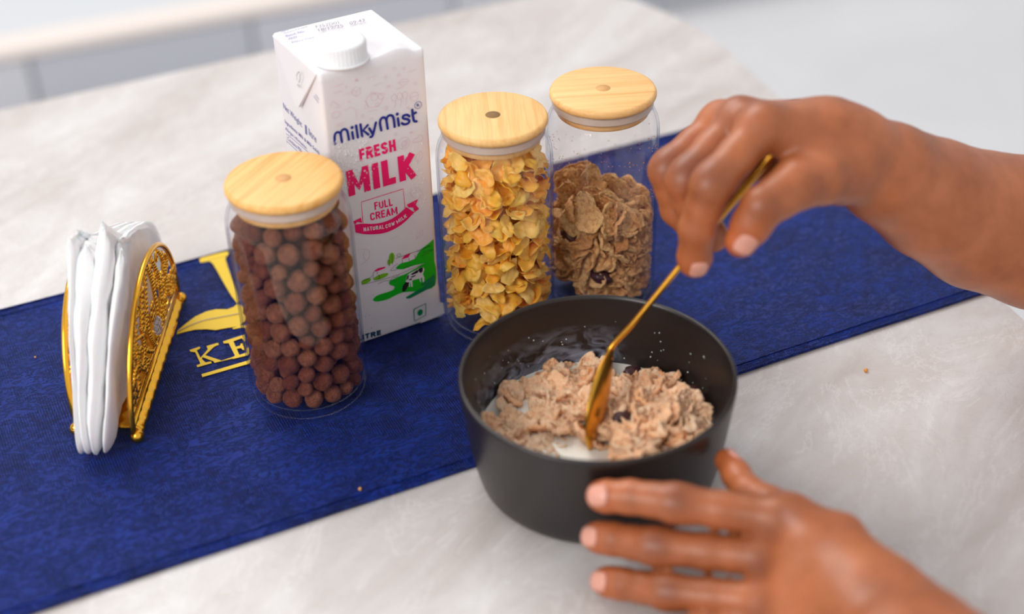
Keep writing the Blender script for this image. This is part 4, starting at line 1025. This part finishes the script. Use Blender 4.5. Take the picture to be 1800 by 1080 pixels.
def right_arm():
    B_ = Body(); T = atd
    wr = T(1490, 262, .815)
    idx = [T(1343, 222, .795), T(1250, 325, .779), T(1226, 402, .794), T(1220, 462, .808)]
    mid = [T(1303, 208, .818), T(1204, 316, .806), T(1222, 390, .820), T(1256, 418, .826)]
    rin = [T(1270, 212, .840), T(1172, 298, .830), T(1190, 368, .842), T(1226, 408, .846)]
    pin = [T(1262, 232, .860), T(1190, 288, .856), T(1205, 350, .860), T(1238, 380, .862)]
    thb = [T(1452, 308, .795), T(1400, 326, .785), T(1340, 364, .777), T(1303, 424, .785)]
    # palm
    for J, r0, r1 in ((idx, .0165, .0150), (mid, .0150, .0140), (rin, .0145, .0128), (pin, .0140, .0115)):
        m = J[0]; w0 = wr*.8+m*.2; B_.chain([w0, w0*.45+m*.55, m+(J[1]-m)*.05], [.0185, r0*.98, r1], .012)
    # forearm
    fa = [T(1455, 250, .820), T(1505, 272, .822), T(1560, 305, .836), T(1640, 350, .862), T(1725, 388, .886), T(1830, 410, .902), T(2000, 425, .915), T(2250, 440, .93)]
    B_.chain(fa, [.0215, .0250, .0300, .0365, .0430, .0488, .052, .050], .018)
    B_.chain([T(1475, 300, .808), T(1440, 312, .793), T(1400, 322, .784)], [.0195, .0155, .0125], .012)   # thenar
    for J, r in ((idx, .0108), (mid, .0106), (rin, .0102), (pin, .0090)):
        p, rs = finger_pts(J, r); B_.chain(p, rs, .0012)
    a, b, c, d = thb; B_.chain([b, b*.5+c*.5, c, c*.5+d*.5, d], [.0142, .0122, .0116, .0108, .0090], .0012)
    B_.chain([T(1405, 300, .812), T(1352, 268, .824), T(1300, 290, .834), T(1262, 330, .842)], [.0150, .0140, .0125, .0110], .006)
    dark = [(j[1]+np.array([0, 0, .006])-FW*.004, .010, .55) for j in (idx, mid, rin)]+[(j[0]+np.array([0, 0, .010]), .013, .35) for j in (idx, mid)]+[(c-FW*.008, .009, .5)]+[(T(1385, 275, .80), .012, .5)]  # knuckle pigment; last spot paints shade into the gap between index and thumb
    warm = [(d, .014, .8), (idx[3], .012, .5), (c*.4+d*.6, .01, .5)]
    o = arm('right_arm', B_, .0022, dark, warm, person)
    nail(B_, thb[3]+(thb[2]-thb[3])*.06, thb[3]-thb[2], -FW+RT*.35+UP*.2, .0115, .0125, o)
    nail(B_, idx[3]+(idx[2]-idx[3])*.06, idx[3]-idx[2], -FW*.9+RT*.1+UP*.3, .0100, .0115, o)
    # finger creases at the joints are carried by the pigment and skin relief
right_arm()
def left_arm():
    B_ = Body(); T = atd
    def Zp(x, y, z): return onz(x, y, z)
    idx = [Zp(1355, 910, .062), Zp(1184, 884, .0625), Zp(1108, 874, .0595), Zp(1054, 872, .0570)]
    mid = [Zp(1338, 980, .045), Zp(1149, 960, .040), Zp(1078, 948, .0330), Zp(1045, 944, .0300)]
    rin = [Zp(1330, 1056, .032), Zp(1170, 1040, .0240), Zp(1094, 1027, .0150), Zp(1061, 1022, .0120)]
    pin = [Zp(1345, 1108, .024), Zp(1225, 1112, .0180), Zp(1165, 1118, .0130), Zp(1125, 1122, .0110)]
    thb = [Zp(1475, 950, .058), Zp(1392, 906, .058), Zp(1314, 864, .054), Zp(1277, 810, .052)]
    wr = Zp(1565, 1092, .052)
    for J, r0, r1 in ((idx, .0150, .0122), (mid, .0150, .0122), (rin, .0145, .0118), (pin, .0130, .0105)):
        m = J[0]; w0 = wr*.72+m*.28; B_.chain([w0, w0*.45+m*.55, m-(J[1]-m)*.12], [.0185, r0, r1], .011)
    d_ = wr-(idx[0]+rin[0])/2; d_[2] = .0; d_ /= np.linalg.norm(d_); side = np.array([-d_[1], d_[0], 0])
    e2 = Zp(1830, 1330, .085); d_ = e2-wr; Lf = np.linalg.norm(d_); d_ /= Lf; side = np.cross(d_, [0, 0, 1]); side /= np.linalg.norm(side); fa = [wr-d_*.012, wr+d_*.02, wr+d_*.07, wr+d_*.14, wr+d_*.22]
    B_.chain([p+side*.010 for p in fa], [.0215, .0225, .0270, .0350, .0420], .014); B_.chain([p-side*.010 for p in fa], [.0205, .0215, .0260, .0340, .0420], .014)
    B_.chain([wr*.6+thb[0]*.4, thb[0], thb[1]], [.019, .0138, .0100], .010)
    for J, r in ((idx, .0096), (mid, .0094), (rin, .0090), (pin, .0082)):
        p, rs = finger_pts(J, r); B_.chain(p, rs, .0012)
    a, b, c, d = thb; B_.chain([b, b*.5+c*.5, c, c*.5+d*.5, d], [.0104, .0088, .0084, .0078, .0066], .0012)
    dark = [(J[1]-FW*.008+UP*.002, .0085, .7) for J in (idx, mid, rin)]+[(J[2]-FW*.007, .005, .4) for J in (idx, mid, rin)]+[(J[0]-FW*.012+q, .010, .6) for J in (idx, mid, rin) for q in (RT*.004, UP*-.006)]
    warm = [(J[3], .011, .5) for J in (idx, mid, rin)]+[(thb[3], .015, .5)]
    o = arm('left_arm', B_, .0022, dark, warm, person)
    for J in (idx, mid, rin, pin): nail(B_, J[3]+(J[2]-J[3])*.04, J[3]-J[2], -FW+UP*.15-RT*.25, .0108, .0118, o)
    nail(B_, thb[3]+(thb[2]-thb[3])*.1, thb[3]-thb[2], RT*.9+UP*.5-FW*.35, .0115, .0125, o)
left_arm()
bpy.context.view_layer.update()
for o in (bpy.data.objects['person'].children): o.matrix_parent_inverse = person.matrix_world.inverted()
for o in bpy.data.objects:
    if o.parent and o.parent.name in ('right_arm', 'left_arm'): pass
